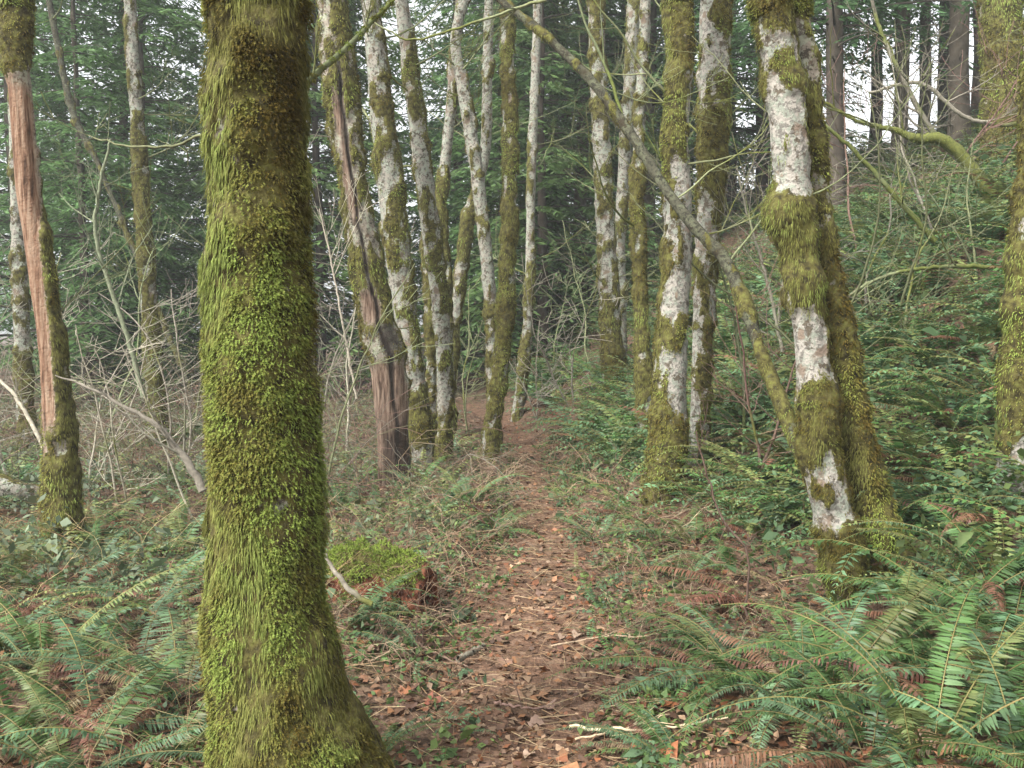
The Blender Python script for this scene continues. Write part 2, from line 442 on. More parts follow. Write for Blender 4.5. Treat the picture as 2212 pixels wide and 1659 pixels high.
# ------------------------------------------------------------------ trunks
def trunk_shape(pts, d, seed, d_top=None, ext=2.5, flare=0.16, side=0.0, ring=None, seg=None, wood=None, rot=None, mossT=0.025, open_top=True, base=None, lump=0.07, foot=False, slim=1.0):
    """pts: rows (X, Y, width, moss) on the photo from top to bottom; turned into a solid at distance d"""
    pts = [list(p) for p in pts]
    Y0, Y1 = pts[0][1], pts[-1][1]
    if foot:      # the stem stands where its foot is seen on the ground
        k = on_ground(pts[-1][0], pts[-1][1])[1]; d_top = None if d_top is None else d_top + k - d; d = k
    d_top = d if d_top is None else d_top
    C = []
    for X, Y, w, ms in pts:
        dd = d_top + (d - d_top) * (Y - Y0) / max(1, Y1 - Y0)
        p = at(X, Y, dd)
        C.append([*p, slim * w * px_size(dd) / 2, ms, Y])
    C = np.array(C)
    C[:, 3] -= np.minimum(0.3 * C[:, 3], np.clip(C[:, 4], 0, 1) * (mossT * 0.9 + 0.008))
    if ext > 0:      # the stem goes on above the frame
        t = unit(C[0, :3] - C[1, :3]); top = C[0].copy(); top[:3] += t * ext; top[3] *= 0.85; top[5] -= 300
        C = np.concatenate([[top], C])
    bz = gz(C[-1, 0], C[-1, 1])
    if base is None:
        if C[-1, 2] > bz - 0.1:
            t = C[-1, :3] - C[-2, :3]; t = t / np.linalg.norm(t); t[2] = min(t[2], -0.6)
            k = (C[-1, 2] - (bz - 0.12)) / -t[2]
            b = C[-1].copy(); b[:3] += t * k; b[5] += 60; C = np.concatenate([C, [b]])
    L = np.linalg.norm(np.diff(C[:, :3], axis=0), axis=1).sum()
    ring = ring or max(0.03, 1.6 * px_size(d))
    n = int(min(165, max(24, L / ring)))
    S = spline(C, n)[::-1].copy()      # bottom to top
    seg = seg or 28
    c, r, ms, Yp = S[:, :3], np.maximum(S[:, 3], 0.004), S[:, 4], S[:, 5]
    t = unit(np.gradient(c, axis=0))
    e1 = unit(np.array([1.0, 0, 0]) - t * t[:, :1]); e2 = np.cross(t, e1)
    th = np.arange(seg) / seg * 2 * math.pi
    dirs = np.cos(th)[None, :, None] * e1[:, None] + np.sin(th)[None, :, None] * e2[:, None]     # (n,seg,3)
    h = np.concatenate([[0], np.cumsum(np.linalg.norm(np.diff(c, axis=0), axis=1))])
    fl = 1 + flare * np.exp(-np.maximum(h - 0.1, 0) / 0.16)[:, None] * (0.75 + 0.5 * np.cos(th * 3 + seed)[None])
    P0 = c[:, None] + dirs * (r[:, None] * fl)[..., None]
    Q = P0.reshape(-1, 3) - c[0]
    nz = fbm(Q * np.array([6, 6, 3.2]), seed, 3) * 0.6 + fbm(Q * np.array([17, 17, 9]), seed + 9, 2) * 0.4
    cov = np.repeat(ms, seg)
    sd = dirs.reshape(-1, 3)[:, 0] * side
    moss = sstep(0.34, 0.66, (nz - 0.5) * 2.1 + cov * 1.0 + sd * 0.25 + 0.03)
    wd = np.zeros(len(Q)); dk = np.zeros(len(Q))
    YY = np.repeat(Yp, seg); TH = np.tile(th, n)
    if wood is not None:
        wd = wood(YY, TH, nz); moss = moss * (1 - wd)
    if rot is not None:  # painted dark of split and cavity, plus char
        dk = rot(YY, TH, nz); moss = moss * (1 - dk)
    lum = (fbm(Q * 4.5, seed + 3, 2) - 0.5) * 2 * lump
    puff = moss * mossT * (0.1 + 1.8 * np.clip(fbm(Q * np.array([8, 8, 7]), seed + 5, 3) * 2 - 0.5, 0, 1))
    groove = wd * (fbm(np.stack([np.cos(TH) * 5, np.sin(TH) * 5, Q[:, 2] * 0.9], 1), seed + 7, 3) - 0.5) * 0.35 * np.repeat(r, seg)
    rr = (np.repeat(r, seg) * (1 + lum) + puff - wd * 0.006 - dk * 0.02 + groove)
    P = (c[:, None] + dirs * (rr.reshape(n, seg) * fl)[..., None]).reshape(-1, 3)
    i = np.arange(n - 1)[:, None] * seg; j = np.arange(seg)[None]; k = (j + 1) % seg
    a, b, cc, dd_ = i + j, i + k, i + seg + j, i + seg + k
    T = np.concatenate([np.stack([a, b, dd_], -1).reshape(-1, 3), np.stack([a, dd_, cc], -1).reshape(-1, 3)])
    topi = (n - 1) * seg
    V = np.concatenate([P, [c[-1] + t[-1] * r[-1] * 0.4]])
    T = np.concatenate([T, np.stack([topi + np.arange(seg), topi + (np.arange(seg) + 1) % seg, np.full(seg, len(P))], 1)])
    mk = np.stack([moss, wd, dk], 1); mk = np.concatenate([mk, mk[-1:]])
    return dict(d=d, fl=fl.ravel(), V=V, T=T, mask=mk, P=P, N=dirs.reshape(-1, 3), moss=moss, c=c, r=r, h=h, n=n, seg=seg, base=np.array([c[0, 0], c[0, 1], gz(c[0, 0], c[0, 1])]))

def scatter_moss(bag, tr, count, size, seed, fine=False, bright=0.0, zmax=1e9):
    m = tr['moss'] * (tr['P'][:, 2] < zmax) * (tr['P'][:, 2] > tr['base'][2] - 0.05)
    if m.sum() < 1: return
    area = np.repeat(tr['r'], tr['seg']) * tr['fl'] * np.clip((fbm(tr['P'] * np.array([13, 13, 24]), seed + 40, 2) - 0.33) * 3.5, 0.2, 1)
    p = m * area; p = p / p.sum()
    idx = rng.choice(len(m), count, p=p)
    seg = tr['seg']; nxt = np.where((idx % seg) == seg - 1, idx - seg + 1, idx + 1); up = np.minimum(idx + seg, len(m) - 1)
    u = rng.uniform(0, 1, (count, 1)); v = rng.uniform(0, 1, (count, 1))
    P = tr['P'][idx] + (tr['P'][nxt] - tr['P'][idx]) * u + (tr['P'][up] - tr['P'][idx]) * v
    N = tr['N'][idx]
    Pz = P * np.array([5, 5, 2.2])
    hair = sstep(0.50, 0.66, fbm(Pz, seed + 31, 2))
    col = moss_colour(P, seed, bright) * (1 - 0.45 * hair[:, None]) + np.array([0.21, 0.24, 0.075]) * 0.45 * hair[:, None]
    moss_tufts(bag, P, N, size, col, fine, hair)

# ------------------------------------------------------------------ bare branches
def grow(out, p, d, L, r, depth, wob=0.25, up=0.05, nsub=(3, 5), spread=0.9, seglen=0.09):
    n = max(3, int(L / seglen))
    P = [np.array(p, float)]; d = unit(np.array(d, float))
    for k in range(n):
        d = unit(d + rng.normal(0, wob * 0.35, 3) + np.array([0, 0, up]))
        P.append(P[-1] + d * L / n)
    P = np.array(P)
    rad = r * np.linspace(1, 0.3, len(P))
    out.append((P, rad))
    if depth > 0:
        for q in range(rng.integers(nsub[0], nsub[1] + 1)):
            k = int(rng.uniform(0.2, 0.95) * n)
            t = unit(P[min(k + 1, n)] - P[k])
            s = unit(np.cross(t, rng.normal(0, 1, 3)))
            a = rng.uniform(0.5, 1.0) * spread
            grow(out, P[k], unit(t * math.cos(a) + s * math.sin(a)), L * rng.uniform(0.3, 0.6), rad[k] * 0.6, depth - 1, wob, up, nsub, spread, seglen)

TW_GREY = np.array([0.17, 0.155, 0.12]); TW_GREEN = np.array([0.15, 0.165, 0.085]); TW_RED = np.array([0.12, 0.075, 0.058]); TW_PALE = np.array([0.36, 0.33, 0.25])

def twigs_mesh(name, polys, col, origin=(0, 0, 0), sides=4, minr=0.0015, moss=0.0):
    bag = Bag()
    for P, rad in polys:
        V, T = tube(P, np.maximum(rad, minr), sides if len(P) > 6 else 3)
        c = col * rng.uniform(0.75, 1.25)
        if moss > 0:
            m = sstep(0.45, 0.6, fbm(V * 3.0, 77, 2) + moss - 0.5)[:, None]
            C = c * (1 - m) + np.array([0.105, 0.118, 0.03]) * m
        else:
            C = c
        bag.add(V, T, C)
    return bag.mesh(name, M_TWIG, True, origin)

def tree(name, label, cat, pts, d, seed, mat=None, tufts=2400, tsize=0.020, fine=False, group=None, branches=(), bright=0.0, bcol=TW_GREEN, **kw):
    tr = trunk_shape(pts, d, seed, **kw); d = tr['d']
    e = link(name, None, None, tr['base'])
    tag(e, label, cat, group)
    tk = link('trunk', mesh_np('trunk', tr['V'] - tr['base'], tr['T'], None, mat or M_BARK, True, masks=tr['mask']), e)
    if tufts:
        bag = Bag(); scatter_moss(bag, tr, tufts, tsize, seed, fine, bright, zmax=CAMZ + 0.40 * d + 0.3)
        if bag.n:
            tag(link('moss', bag.mesh('moss', M_MOSS, False, tr['base']), tk), kind='stuff')
    for bs in branches:     # (Y on the photo, direction, length, radius, depth)
        Y, dr, Lb, rb, dep = bs
        zt = at(1106, Y, d)[2]
        k = int(np.argmin(np.abs(tr['c'][:, 2] - zt)))
        out = []
        grow(out, tr['c'][k] + unit(np.array(dr, float)) * tr['r'][k] * 0.7, dr, Lb, rb, dep)
        link('branch', twigs_mesh('branch', out, bcol, tr['base'], 5, max(0.0018, 0.20 * px_size(d)), 0.45), e)
    return e, tr

ALD = 'alder trees along the trail'
BR = []
def rb(n, d, lo=-50, hi=650, L=(0.8, 1.8), r=0.012, dep=2):
    return [(rng.uniform(lo, hi), (rng.choice([-1, 1]) * rng.uniform(0.4, 1), rng.normal(0, 0.6), rng.uniform(-0.1, 0.7)), rng.uniform(*L), r * rng.uniform(0.6, 1.2), dep) for _ in range(n)]

# 1 the big mossy trunk close to the camera
big_pts = [(548, -60, 200, 0.85), (550, 0, 200, 0.85), (551, 200, 206, 0.9), (555, 400, 208, 0.86), (552, 500, 212, 0.85), (557, 700, 226, 0.85),
           (567, 900, 228, 0.78), (570, 1100, 232, 0.95), (572, 1300, 254, 0.95), (588, 1400, 276, 0.95), (602, 1500, 296, 0.95), (625, 1600, 330, 0.95), (640, 1670, 350, 0.9)]
big, big_tr = tree('mossy_tree', 'large tree trunk in front, wrapped all over in shaggy olive-green moss', 'tree', big_pts, 3.3, 5, M_BARKD,
                   tufts=98000, tsize=0.028, fine=True, ring=0.016, seg=120, mossT=0.022, flare=0.3, ext=1.5, lump=0.07)

# 2 broken tree with stripped orange wood at the left
def wood2(Y, TH, nz):
    s = np.cos(TH - math.pi * 1.18)           # towards the left and the camera
    Y = Y + (nz - 0.5) * 160
    return sstep(150, 190, Y) * (1 - sstep(880, 960, Y)) * sstep(np.interp(Y, [150, 480, 520, 900], [-1.1, -0.9, -0.25, 0.0]), np.interp(Y, [150, 480, 520, 900], [-0.8, -0.6, 0.1, 0.35]), s + (nz - 0.5) * 0.5)
tree('dead_alder_tree', 'dead tree at the left with bark stripped off its orange-brown wood', 'tree',
     [(28, -40, 70, 0.85), (32, 0, 70, 0.85), (33, 110, 72, 1.0), (36, 150, 64, 0.7), (44, 210, 54, 0.4), (60, 400, 54, 0.3), (74, 500, 62, 0.6), (102, 700, 62, 0.7), (122, 900, 70, 0.75), (130, 1000, 80, 0.95), (136, 1200, 88, 0.95)],
     7.0, 12, M_STRIP, foot=True, tufts=9600, tsize=0.024, wood=wood2, ring=0.02, seg=40, branches=rb(1, 7, 500, 700, r=0.01))
tree('alder_tree', 'grey lichen-covered trunk standing just behind the stripped dead tree', 'tree',
     [(20, -30, 26, 0.35), (30, 200, 28, 0.4), (38, 450, 32, 0.4), (45, 650, 36, 0.5), (52, 850, 40, 0.6), (60, 960, 42, 0.6)], 12, 13, tufts=600, group=ALD, branches=rb(2, 12))
tree('alder_tree', 'slim moss-blotched trunk between the stripped dead tree and the big mossy trunk', 'tree',
     [(277, -40, 28, 0.5), (280, 0, 28, 0.5), (292, 200, 29, 0.5), (300, 330, 36, 0.85), (307, 420, 35, 0.85), (316, 600, 38, 0.65), (326, 720, 40, 0.72), (336, 850, 42, 0.7), (342, 930, 44, 0.7)], 13, 14, tufts=2880, tsize=0.027, group=ALD, bright=0.3, branches=rb(5, 13, 100, 700))
tree('alder_tree', 'thin pale trunk leaning behind the twigs at the upper left', 'tree',
     [(95, -60, 16, 0.4), (125, 100, 16, 0.4), (160, 250, 16, 0.35), (210, 350, 13, 0.3), (260, 470, 12, 0.4), (330, 640, 12, 0.5)], 17, 15, M_LIMB, tufts=0, group=ALD, branches=rb(2, 17), flare=0.1)

# 7 split, rotten tree
def wood7(Y, TH, nz):
    s = np.cos(TH - math.pi * 1.44)
    up = sstep(0.90, 0.97, s + (nz - 0.5) * 0.35) * sstep(160, 240, Y) * (1 - sstep(440, 520, Y))
    mid = sstep(0.75, 0.9, s + (nz - 0.5) * 0.4) * sstep(610, 640, Y) * (1 - sstep(690, 710, Y))
    low = sstep(-0.1, 0.2, s + (nz - 0.5) * 0.6) * sstep(770, 800, Y)
    return np.clip(up + mid + low, 0, 1)
def shade_char7(Y, TH, nz):  # shade in the split and cavity painted dark; burn is char
    s = np.cos(TH - math.pi * (np.interp(Y, [0, 500, 700, 1000], [1.56, 1.52, 1.58, 1.62]) + 0.02 * np.sin(Y * 0.05) + (nz - 0.5) * 0.12))
    crack = sstep(0.985, 0.996, s) * sstep(60, 200, Y)
    hole = 0.85 * sstep(0.6, 0.95, np.cos(TH - math.pi * 1.68) + (nz - 0.5) * 0.9) * sstep(690, 715, Y) * (1 - sstep(745, 790, Y))
    burn = sstep(0.0, 0.5, np.cos(TH - math.pi * 1.7)) * sstep(880, 960, Y) * 0.75
    return np.clip(crack + hole + burn, 0, 1)
tree('rotten_tree', 'rotting tree with a long split and bare brown wood at its foot', 'tree',
     [(712, -40, 74, 0.55), (716, 0, 78, 0.55), (726, 100, 84, 0.75), (742, 250, 78, 0.55), (764, 400, 72, 0.5), (784, 520, 80, 0.7), (800, 620, 88, 0.8), (815, 700, 92, 0.75), (832, 760, 100, 0.7), (842, 850, 92, 0.45), (850, 950, 86, 0.2), (854, 1050, 84, 0.2)],
     10.0, 21, M_BARKD, foot=True, slim=0.88, tufts=7200, tsize=0.031, wood=wood7, rot=shade_char7, ring=0.025, seg=48, lump=0.14, branches=rb(4, 10, 300, 800, (0.4, 0.9), 0.008, 1), bcol=TW_GREY)
tree('alder_tree', 'pale lichened trunk just right of the rotting split tree', 'tree',
     [(796, -40, 48, 0.42), (800, 0, 48, 0.42), (814, 150, 54, 0.52), (830, 300, 62, 0.58), (848, 450, 66, 0.4), (865, 600, 64, 0.55), (880, 720, 58, 0.38), (892, 820, 60, 0.55), (903, 900, 66, 0.85), (910, 960, 58, 0.6), (916, 1030, 46, 0.3)],
     10.5, 22, M_BARK, foot=True, slim=0.88, tufts=6400, tsize=0.027, side=0.8, ring=0.025, seg=36, group=ALD, branches=rb(2, 10.5))
tree('alder_tree', 'grey mottled trunk leaning left, second to the right of the split tree', 'tree',
     [(862, -40, 38, 0.4), (867, 0, 38, 0.4), (886, 150, 44, 0.45), (908, 320, 46, 0.45), (928, 480, 50, 0.42), (944, 600, 46, 0.38), (956, 720, 42, 0.42), (960, 850, 40, 0.4), (960, 940, 40, 0.75), (958, 1000, 42, 0.7)],
     11.5, 23, M_BARK, foot=True, slim=0.88, tufts=3520, tsize=0.027, side=0.5, ring=0.025, seg=32, group=ALD, branches=rb(3, 11.5))
tree('alder_tree', 'low mossy stem hidden between two lichened trunks', 'tree',
     [(918, 480, 20, 0.6), (925, 600, 24, 0.65), (930, 720, 26, 0.7), (932, 880, 26, 0.6)], 12.5, 24, tufts=1440, tsize=0.027, ext=0.1, group=ALD)
tree('alder_tree', 'pale slender trunk whose leaning left fork crosses at the top', 'tree',
     [(1012, -30, 22, 0.35), (1000, 10, 22, 0.35), (984, 90, 26, 0.35), (1003, 210, 28, 0.3), (1026, 340, 30, 0.3), (1043, 480, 30, 0.3), (1055, 600, 30, 0.32), (1062, 720, 30, 0.5), (1066, 880, 32, 0.6)],
     13, 25, tufts=1440, tsize=0.027, group=ALD, ext=1.0, branches=rb(3, 13, 0, 300))
tree('alder_tree', 'thin crooked stem with a bright moss clump, behind the mottled trunks', 'tree',
     [(1000, -60, 20, 0.3), (984, 110, 24, 0.35), (974, 230, 26, 0.4), (962, 350, 26, 0.35), (950, 440, 34, 1.0), (953, 480, 30, 0.9), (962, 600, 24, 0.5), (970, 800, 26, 0.5)],
     13.4, 26, tufts=1440, tsize=0.034, bright=0.3, group=ALD, branches=rb(2, 13, 0, 300))
tree('alder_tree', 'thin stem bending down left to a mossy foot, crossing the pale slender trunk', 'tree',
     [(1057, -40, 22, 0.4), (1054, 100, 24, 0.4), (1052, 220, 26, 0.4), (1048, 330, 26, 0.35), (1030, 410, 26, 0.6), (1012, 470, 30, 0.6), (1000, 560, 28, 0.42), (985, 660, 30, 0.55), (975, 760, 34, 0.75)],
     14, 27, tufts=1920, tsize=0.031, group=ALD, branches=rb(2, 14, 0, 400))
tree('alder_snag', 'straight moss-covered snag with a broken top beside the trail', 'tree',
     [(1094, 22, 30, 0.6), (1096, 60, 34, 0.65), (1099, 200, 38, 0.55), (1102, 340, 42, 0.7), (1098, 520, 44, 0.72), (1091, 680, 46, 0.75), (1080, 800, 46, 0.75), (1066, 900, 46, 0.7), (1050, 1000, 46, 0.75)],
     11.7, 28, foot=True, slim=0.85, tufts=8800, tsize=0.024, ring=0.025, seg=32, ext=0, branches=rb(2, 11.7, 100, 700, (0.4, 0.8), 0.007, 1))
tree('alder_tree', 'very thin white-flecked trunk standing alone in the centre', 'tree',
     [(1162, -40, 20, 0.3), (1158, 120, 21, 0.32), (1148, 380, 22, 0.35), (1145, 540, 22, 0.4), (1140, 700, 24, 0.45), (1128, 810, 28, 0.6)], 16, 29, M_BARK, tufts=1120, tsize=0.031, group=ALD, branches=rb(4, 16))
tree('alder_tree', 'mossy-footed trunk in the centre, left of the diagonal limb', 'tree',
     [(1285, -40, 34, 0.5), (1288, 60, 36, 0.5), (1296, 250, 40, 0.5), (1304, 420, 42, 0.45), (1312, 580, 44, 0.5), (1320, 700, 48, 0.7), (1326, 790, 52, 0.85)], 14, 30, M_BARK, tufts=3840, tsize=0.031, group=ALD, branches=rb(4, 14))
tree('alder_tree', 'thin pale lichened trunk behind the diagonal limb', 'tree',
     [(1372, -40, 28, 0.28), (1362, 150, 28, 0.3), (1350, 320, 28, 0.3), (1340, 480, 26, 0.55), (1338, 560, 28, 0.3), (1342, 720, 28, 0.35)], 16, 31, tufts=960, tsize=0.034, group=ALD, branches=rb(2, 16))
tree('alder_tree', 'mossy stem tucked close behind the left edge of the white trunk', 'tree',
     [(1397, -40, 28, 0.4), (1390, 100, 26, 0.35), (1382, 230, 26, 0.5), (1376, 430, 32, 0.75), (1380, 560, 30, 0.6), (1386, 700, 38, 0.8), (1394, 850, 42, 0.75), (1396, 1010, 44, 0.75)], 10.5, 32, tufts=4800, tsize=0.027, group=ALD, branches=rb(3, 11))

# 17 - 20 the white trunks at the right
tree('alder_tree', 'white-barked trunk in the middle with golden moss down its left side', 'tree',
     [(1464, -40, 74, 0.9), (1465, 0, 74, 0.9), (1468, 150, 72, 0.85), (1460, 280, 72, 0.7), (1462, 360, 70, 0.5), (1466, 420, 68, 0.35), (1462, 560, 74, 0.3), (1458, 640, 74, 0.35), (1452, 720, 80, 0.62), (1450, 800, 82, 0.35), (1446, 880, 88, 0.55), (1443, 950, 90, 0.8), (1436, 1000, 92, 0.5), (1432, 1085, 98, 0.95)],
     8.5, 33, M_BARKW, foot=True, slim=0.88, tufts=12800, tsize=0.024, side=-0.9, ring=0.02, seg=44, group=ALD, branches=rb(3, 8.5, 0, 600), bright=0.1)
tree('alder_tree', 'dark-sided blotchy trunk standing behind the white one', 'tree',
     [(1545, -40, 78, 0.4), (1545, 0, 78, 0.4), (1542, 200, 78, 0.45), (1540, 310, 76, 0.9), (1534, 420, 68, 0.75), (1528, 500, 62, 0.42), (1522, 620, 58, 0.4), (1516, 760, 56, 0.6), (1512, 880, 52, 0.45), (1505, 1000, 46, 0.35)],
     9.6, 34, M_BARKW, foot=True, slim=0.88, tufts=8000, tsize=0.027, side=0.7, ring=0.025, seg=40, group=ALD, branches=rb(5, 9.6, 0, 600))
tree('alder_tree', 'white-patched trunk at the right with a moss burl halfway up', 'tree',
     [(1652, -40, 84, 0.75), (1658, 0, 84, 0.8), (1680, 90, 84, 0.42), (1690, 150, 86, 0.75), (1698, 240, 84, 0.36), (1706, 330, 82, 0.28), (1712, 400, 82, 0.35), (1706, 450, 122, 1.1), (1716, 500, 104, 1.0), (1728, 550, 84, 0.8), (1732, 600, 90, 0.75), (1740, 670, 82, 0.7), (1748, 720, 72, 0.22), (1755, 800, 76, 0.3), (1764, 860, 88, 0.7), (1772, 960, 92, 0.75), (1782, 1020, 90, 0.35), (1788, 1060, 92, 0.55), (1796, 1100, 88, 0.28), (1812, 1150, 100, 0.95), (1824, 1220, 104, 1.0), (1834, 1300, 86, 0.9)],
     5.8, 35, M_BARKW, foot=True, tufts=20000, tsize=0.026, ring=0.016, seg=56, side=0.25, lump=0.06, flare=0.15, group=ALD, fine=True, branches=rb(2, 5.8, 200, 500, (0.5, 1.0), 0.006, 1))
tree('alder_tree', 'dark moss-cloaked trunk right behind the white-patched one, with a broad foot', 'tree',
     [(1718, -40, 50, 0.7), (1725, 0, 50, 0.7), (1738, 110, 48, 0.4), (1748, 200, 48, 0.55), (1764, 380, 54, 0.7), (1782, 520, 60, 0.85), (1802, 660, 62, 0.85), (1826, 800, 70, 0.9), (1852, 950, 80, 0.9), (1880, 1080, 96, 0.95), (1905, 1180, 120, 0.95), (1920, 1250, 150, 0.9)],
     6.3, 36, M_BARKD, foot=True, tufts=17000, tsize=0.026, ring=0.018, seg=48, flare=0.1, lump=0.12, group=ALD)
tree('alder_tree', 'moss-sleeved trunk cut off by the right edge, white below', 'tree',
     [(2236, 240, 60, 0.7), (2232, 380, 70, 0.6), (2226, 520, 84, 0.6), (2214, 640, 90, 0.8), (2206, 800, 90, 0.8), (2203, 940, 88, 0.8), (2204, 1000, 88, 0.2), (2204, 1070, 88, 0.25)],
     7.0, 37, M_BARKW, foot=True, tufts=6400, tsize=0.024, ring=0.02, seg=36, ext=2, group=ALD, side=-0.3)
tree('maple_tree', 'thick trunk sleeved in green moss on top of the bank, upper right', 'tree',
     [(2155, -60, 86, 0.85), (2160, 0, 86, 0.85), (2166, 150, 86, 0.8), (2166, 330, 90, 0.8)], 14, 38, M_BARKD, tufts=9600, tsize=0.041, side=-0.3, bright=0.1)

# the long limb that leans across the view
limb, limb_tr = tree('leaning_limb', 'long bare limb leaning diagonally across the centre of the view', 'branch',
     [(1040, -60, 15, 0.3), (1075, -5, 16, 0.3), (1180, 80, 20, 0.3), (1282, 180, 23, 0.3), (1370, 300, 25, 0.3), (1432, 400, 26, 0.35), (1500, 490, 28, 0.3), (1565, 560, 30, 0.35), (1605, 650, 31, 0.35), (1640, 750, 31, 0.6), (1680, 850, 34, 0.7), (1725, 960, 38, 0.65)],
     6.6, 41, M_LIMB, d_top=8.2, tufts=4000, tsize=0.015, ring=0.02, seg=24, ext=0.6, flare=0.0, lump=0.1, mossT=0.014,
     branches=[(190, (-0.15, 0.2, 1), 1.6, 0.016, 1), (555, (0.5, 0.1, 0.8), 0.9, 0.01, 2), (400, (0.7, 0.3, 0.4), 1.1, 0.008, 2), (80, (0.6, 0.3, -0.1), 1.2, 0.007, 2)])

# ------------------------------------------------------------------ twiggy things placed by hand
def limb_thing(name, label, cat, rows, col, depth=2, nsub=(4, 7), moss=0.4, Ls=0.5, group=None, sides=6, tuft=0, r_sub=0.45, minr=0.002, tsz=0.02):
    """rows: (X, Y, d, width on the photo) from the foot outwards"""
    C = np.array([[*at(X, Y, d), w * px_size(d) / 2] for X, Y, d, w in rows])
    S = spline(C, max(14, int(np.linalg.norm(np.diff(C[:, :3], axis=0), axis=1).sum() / 0.05)))
    S[:, :3] += rng.normal(0, 0.004, (len(S), 3))
    e = link(name, None, None, S[0, :3]); tag(e, label, cat, group)
    sm = link('stem', twigs_mesh('stem', [(S[:, :3], S[:, 3])], col, S[0, :3], sides, minr, moss), e)
    tot = np.linalg.norm(np.diff(S[:, :3], axis=0), axis=1).sum()
    for q in range(rng.integers(nsub[0], nsub[1] + 1)):
        k = int(rng.uniform(0.15, 0.97) * (len(S) - 1))
        t = unit(S[min(k + 1, len(S) - 1), :3] - S[k, :3] + 1e-9)
        s = unit(np.cross(t, rng.normal(0, 1, 3))); a = rng.uniform(0.5, 1.1)
        out = []
        grow(out, S[k, :3], unit(t * math.cos(a) + s * math.sin(a) + np.array([0, 0, 0.2])), tot * Ls * rng.uniform(0.4, 1), max(S[k, 3] * r_sub, 0.002), depth - 1, nsub=(3, 5))
        link('twig', twigs_mesh('twig', out, col, S[0, :3], 4, minr, moss), sm)
    if tuft:
        dirs = unit(rng.normal(0, 1, (tuft, 3)) + np.array([0, 0, 0.5])); k = rng.integers(0, len(S), tuft)
        P = S[k, :3] + dirs * S[k, 3:4] * 0.9
        bag = Bag(); moss_tufts(bag, P, dirs, tsz, moss_colour(P, 3, 0.15)); tag(link('moss', bag.mesh('moss', M_MOSS, False, S[0, :3]), sm), kind='stuff')
    return e

limb_thing('branch', 'slanting mossy branch at the top, right of the big mossy trunk', 'branch', [(640, 200, 3.6, 14), (700, 145, 3.7, 14), (770, 80, 3.8, 12), (850, 0, 3.9, 10), (930, -90, 4.0, 8)], TW_GREEN, 2, (3, 4), 0.6, 0.35, tuft=1800, tsz=0.013)
limb_thing('mossy_branch', 'crooked mossy branch arching down on the right-hand bank, bright on top', 'branch',
           [(2140, 420, 11, 30), (2080, 340, 11, 26), (2030, 300, 11, 24), (1985, 300, 11, 20), (1930, 280, 11, 12), (1850, 260, 11, 8), (1780, 220, 11, 6)], TW_GREEN, 2, (5, 7), 0.7, 0.4, tuft=1200)
limb_thing('mossy_branch', 'long twig running level across the fern bank at the right', 'branch',
           [(2200, 590, 9, 12), (2110, 575, 9, 10), (2000, 580, 9, 8), (1900, 600, 9, 7), (1800, 660, 9, 5)], TW_GREEN, 2, (5, 7), 0.5, 0.4)
limb_thing('mossy_branch', 'slender branch slanting down the middle of the right-hand bank', 'branch',
           [(2020, 520, 9.5, 14), (1930, 420, 9.5, 11), (1850, 330, 9.5, 9), (1770, 260, 9.5, 7), (1700, 190, 9.5, 5)], TW_GREEN, 2, (5, 8), 0.5, 0.4)
limb_thing('mossy_branch', 'forked branch rising in front of the sky gaps at the upper right', 'branch',
           [(2110, 380, 12, 16), (2020, 290, 12, 12), (1950, 170, 12, 10), (1900, 60, 12, 8), (1870, -60, 12, 6)], TW_GREY, 2, (6, 8), 0.5, 0.5)
limb_thing('mossy_branch', 'thin twig running right from the crown of the bank', 'branch',
           [(1880, 200, 13, 6), (1990, 180, 13, 8), (2080, 250, 13, 9), (2180, 270, 13, 8), (2260, 240, 13, 6)], TW_GREY, 2, (4, 6), 0.3, 0.4)
limb_thing('bare_shrub', 'dark bare shrub leaning left from behind the big mossy trunk', 'shrub',
           [(440, 1060, 6.5, 20), (400, 990, 6.5, 17), (340, 920, 6.5, 12), (270, 880, 6.5, 9), (200, 840, 6.5, 6), (120, 810, 6.5, 3)], TW_GREY, 2, (6, 8), 0.3, 0.5)
limb_thing('sapling', 'thin pale green sapling standing between two trunks at the left', 'sapling',
           [(310, 860, 9, 12), (285, 760, 9, 11), (245, 640, 9, 10), (208, 520, 9, 9), (212, 420, 9, 8), (240, 300, 9, 5)], np.array([0.14, 0.16, 0.10]), 2, (7, 9), 0.1, 0.4)
limb_thing('bare_shrub', 'bare shrub with pinkish stems below the stripped dead tree', 'shrub',
           [(110, 1000, 7.6, 10), (60, 900, 7.7, 9), (20, 840, 7.8, 8), (-30, 800, 7.9, 6)], TW_PALE * 0.6, 2, (5, 7), 0.1, 0.5)
limb_thing('bare_shrub', 'bare bush of pale twigs beside the rotting split tree', 'shrub',
           [(770, 860, 9.2, 6), (740, 700, 9.2, 5), (715, 560, 9.2, 4), (690, 450, 9.2, 3)], TW_PALE, 2, (6, 8), 0.1, 0.5)
limb_thing('branch', 'arching twig reaching left in front of the slim blotched trunk', 'branch',
           [(440, 290, 4.6, 7), (390, 310, 4.7, 6), (310, 318, 4.8, 5), (240, 308, 4.9, 4), (190, 290, 5, 3)], TW_GREEN, 2, (4, 6), 0.4, 0.4)
limb_thing('branch', 'fine drooping twig hanging across the top of the leaning trunks', 'branch',
           [(1180, 0, 7, 7), (1080, 30, 7, 6), (960, 70, 7, 5), (880, 85, 7, 4), (790, 40, 7, 3)], TW_GREEN, 2, (4, 6), 0.4, 0.4)
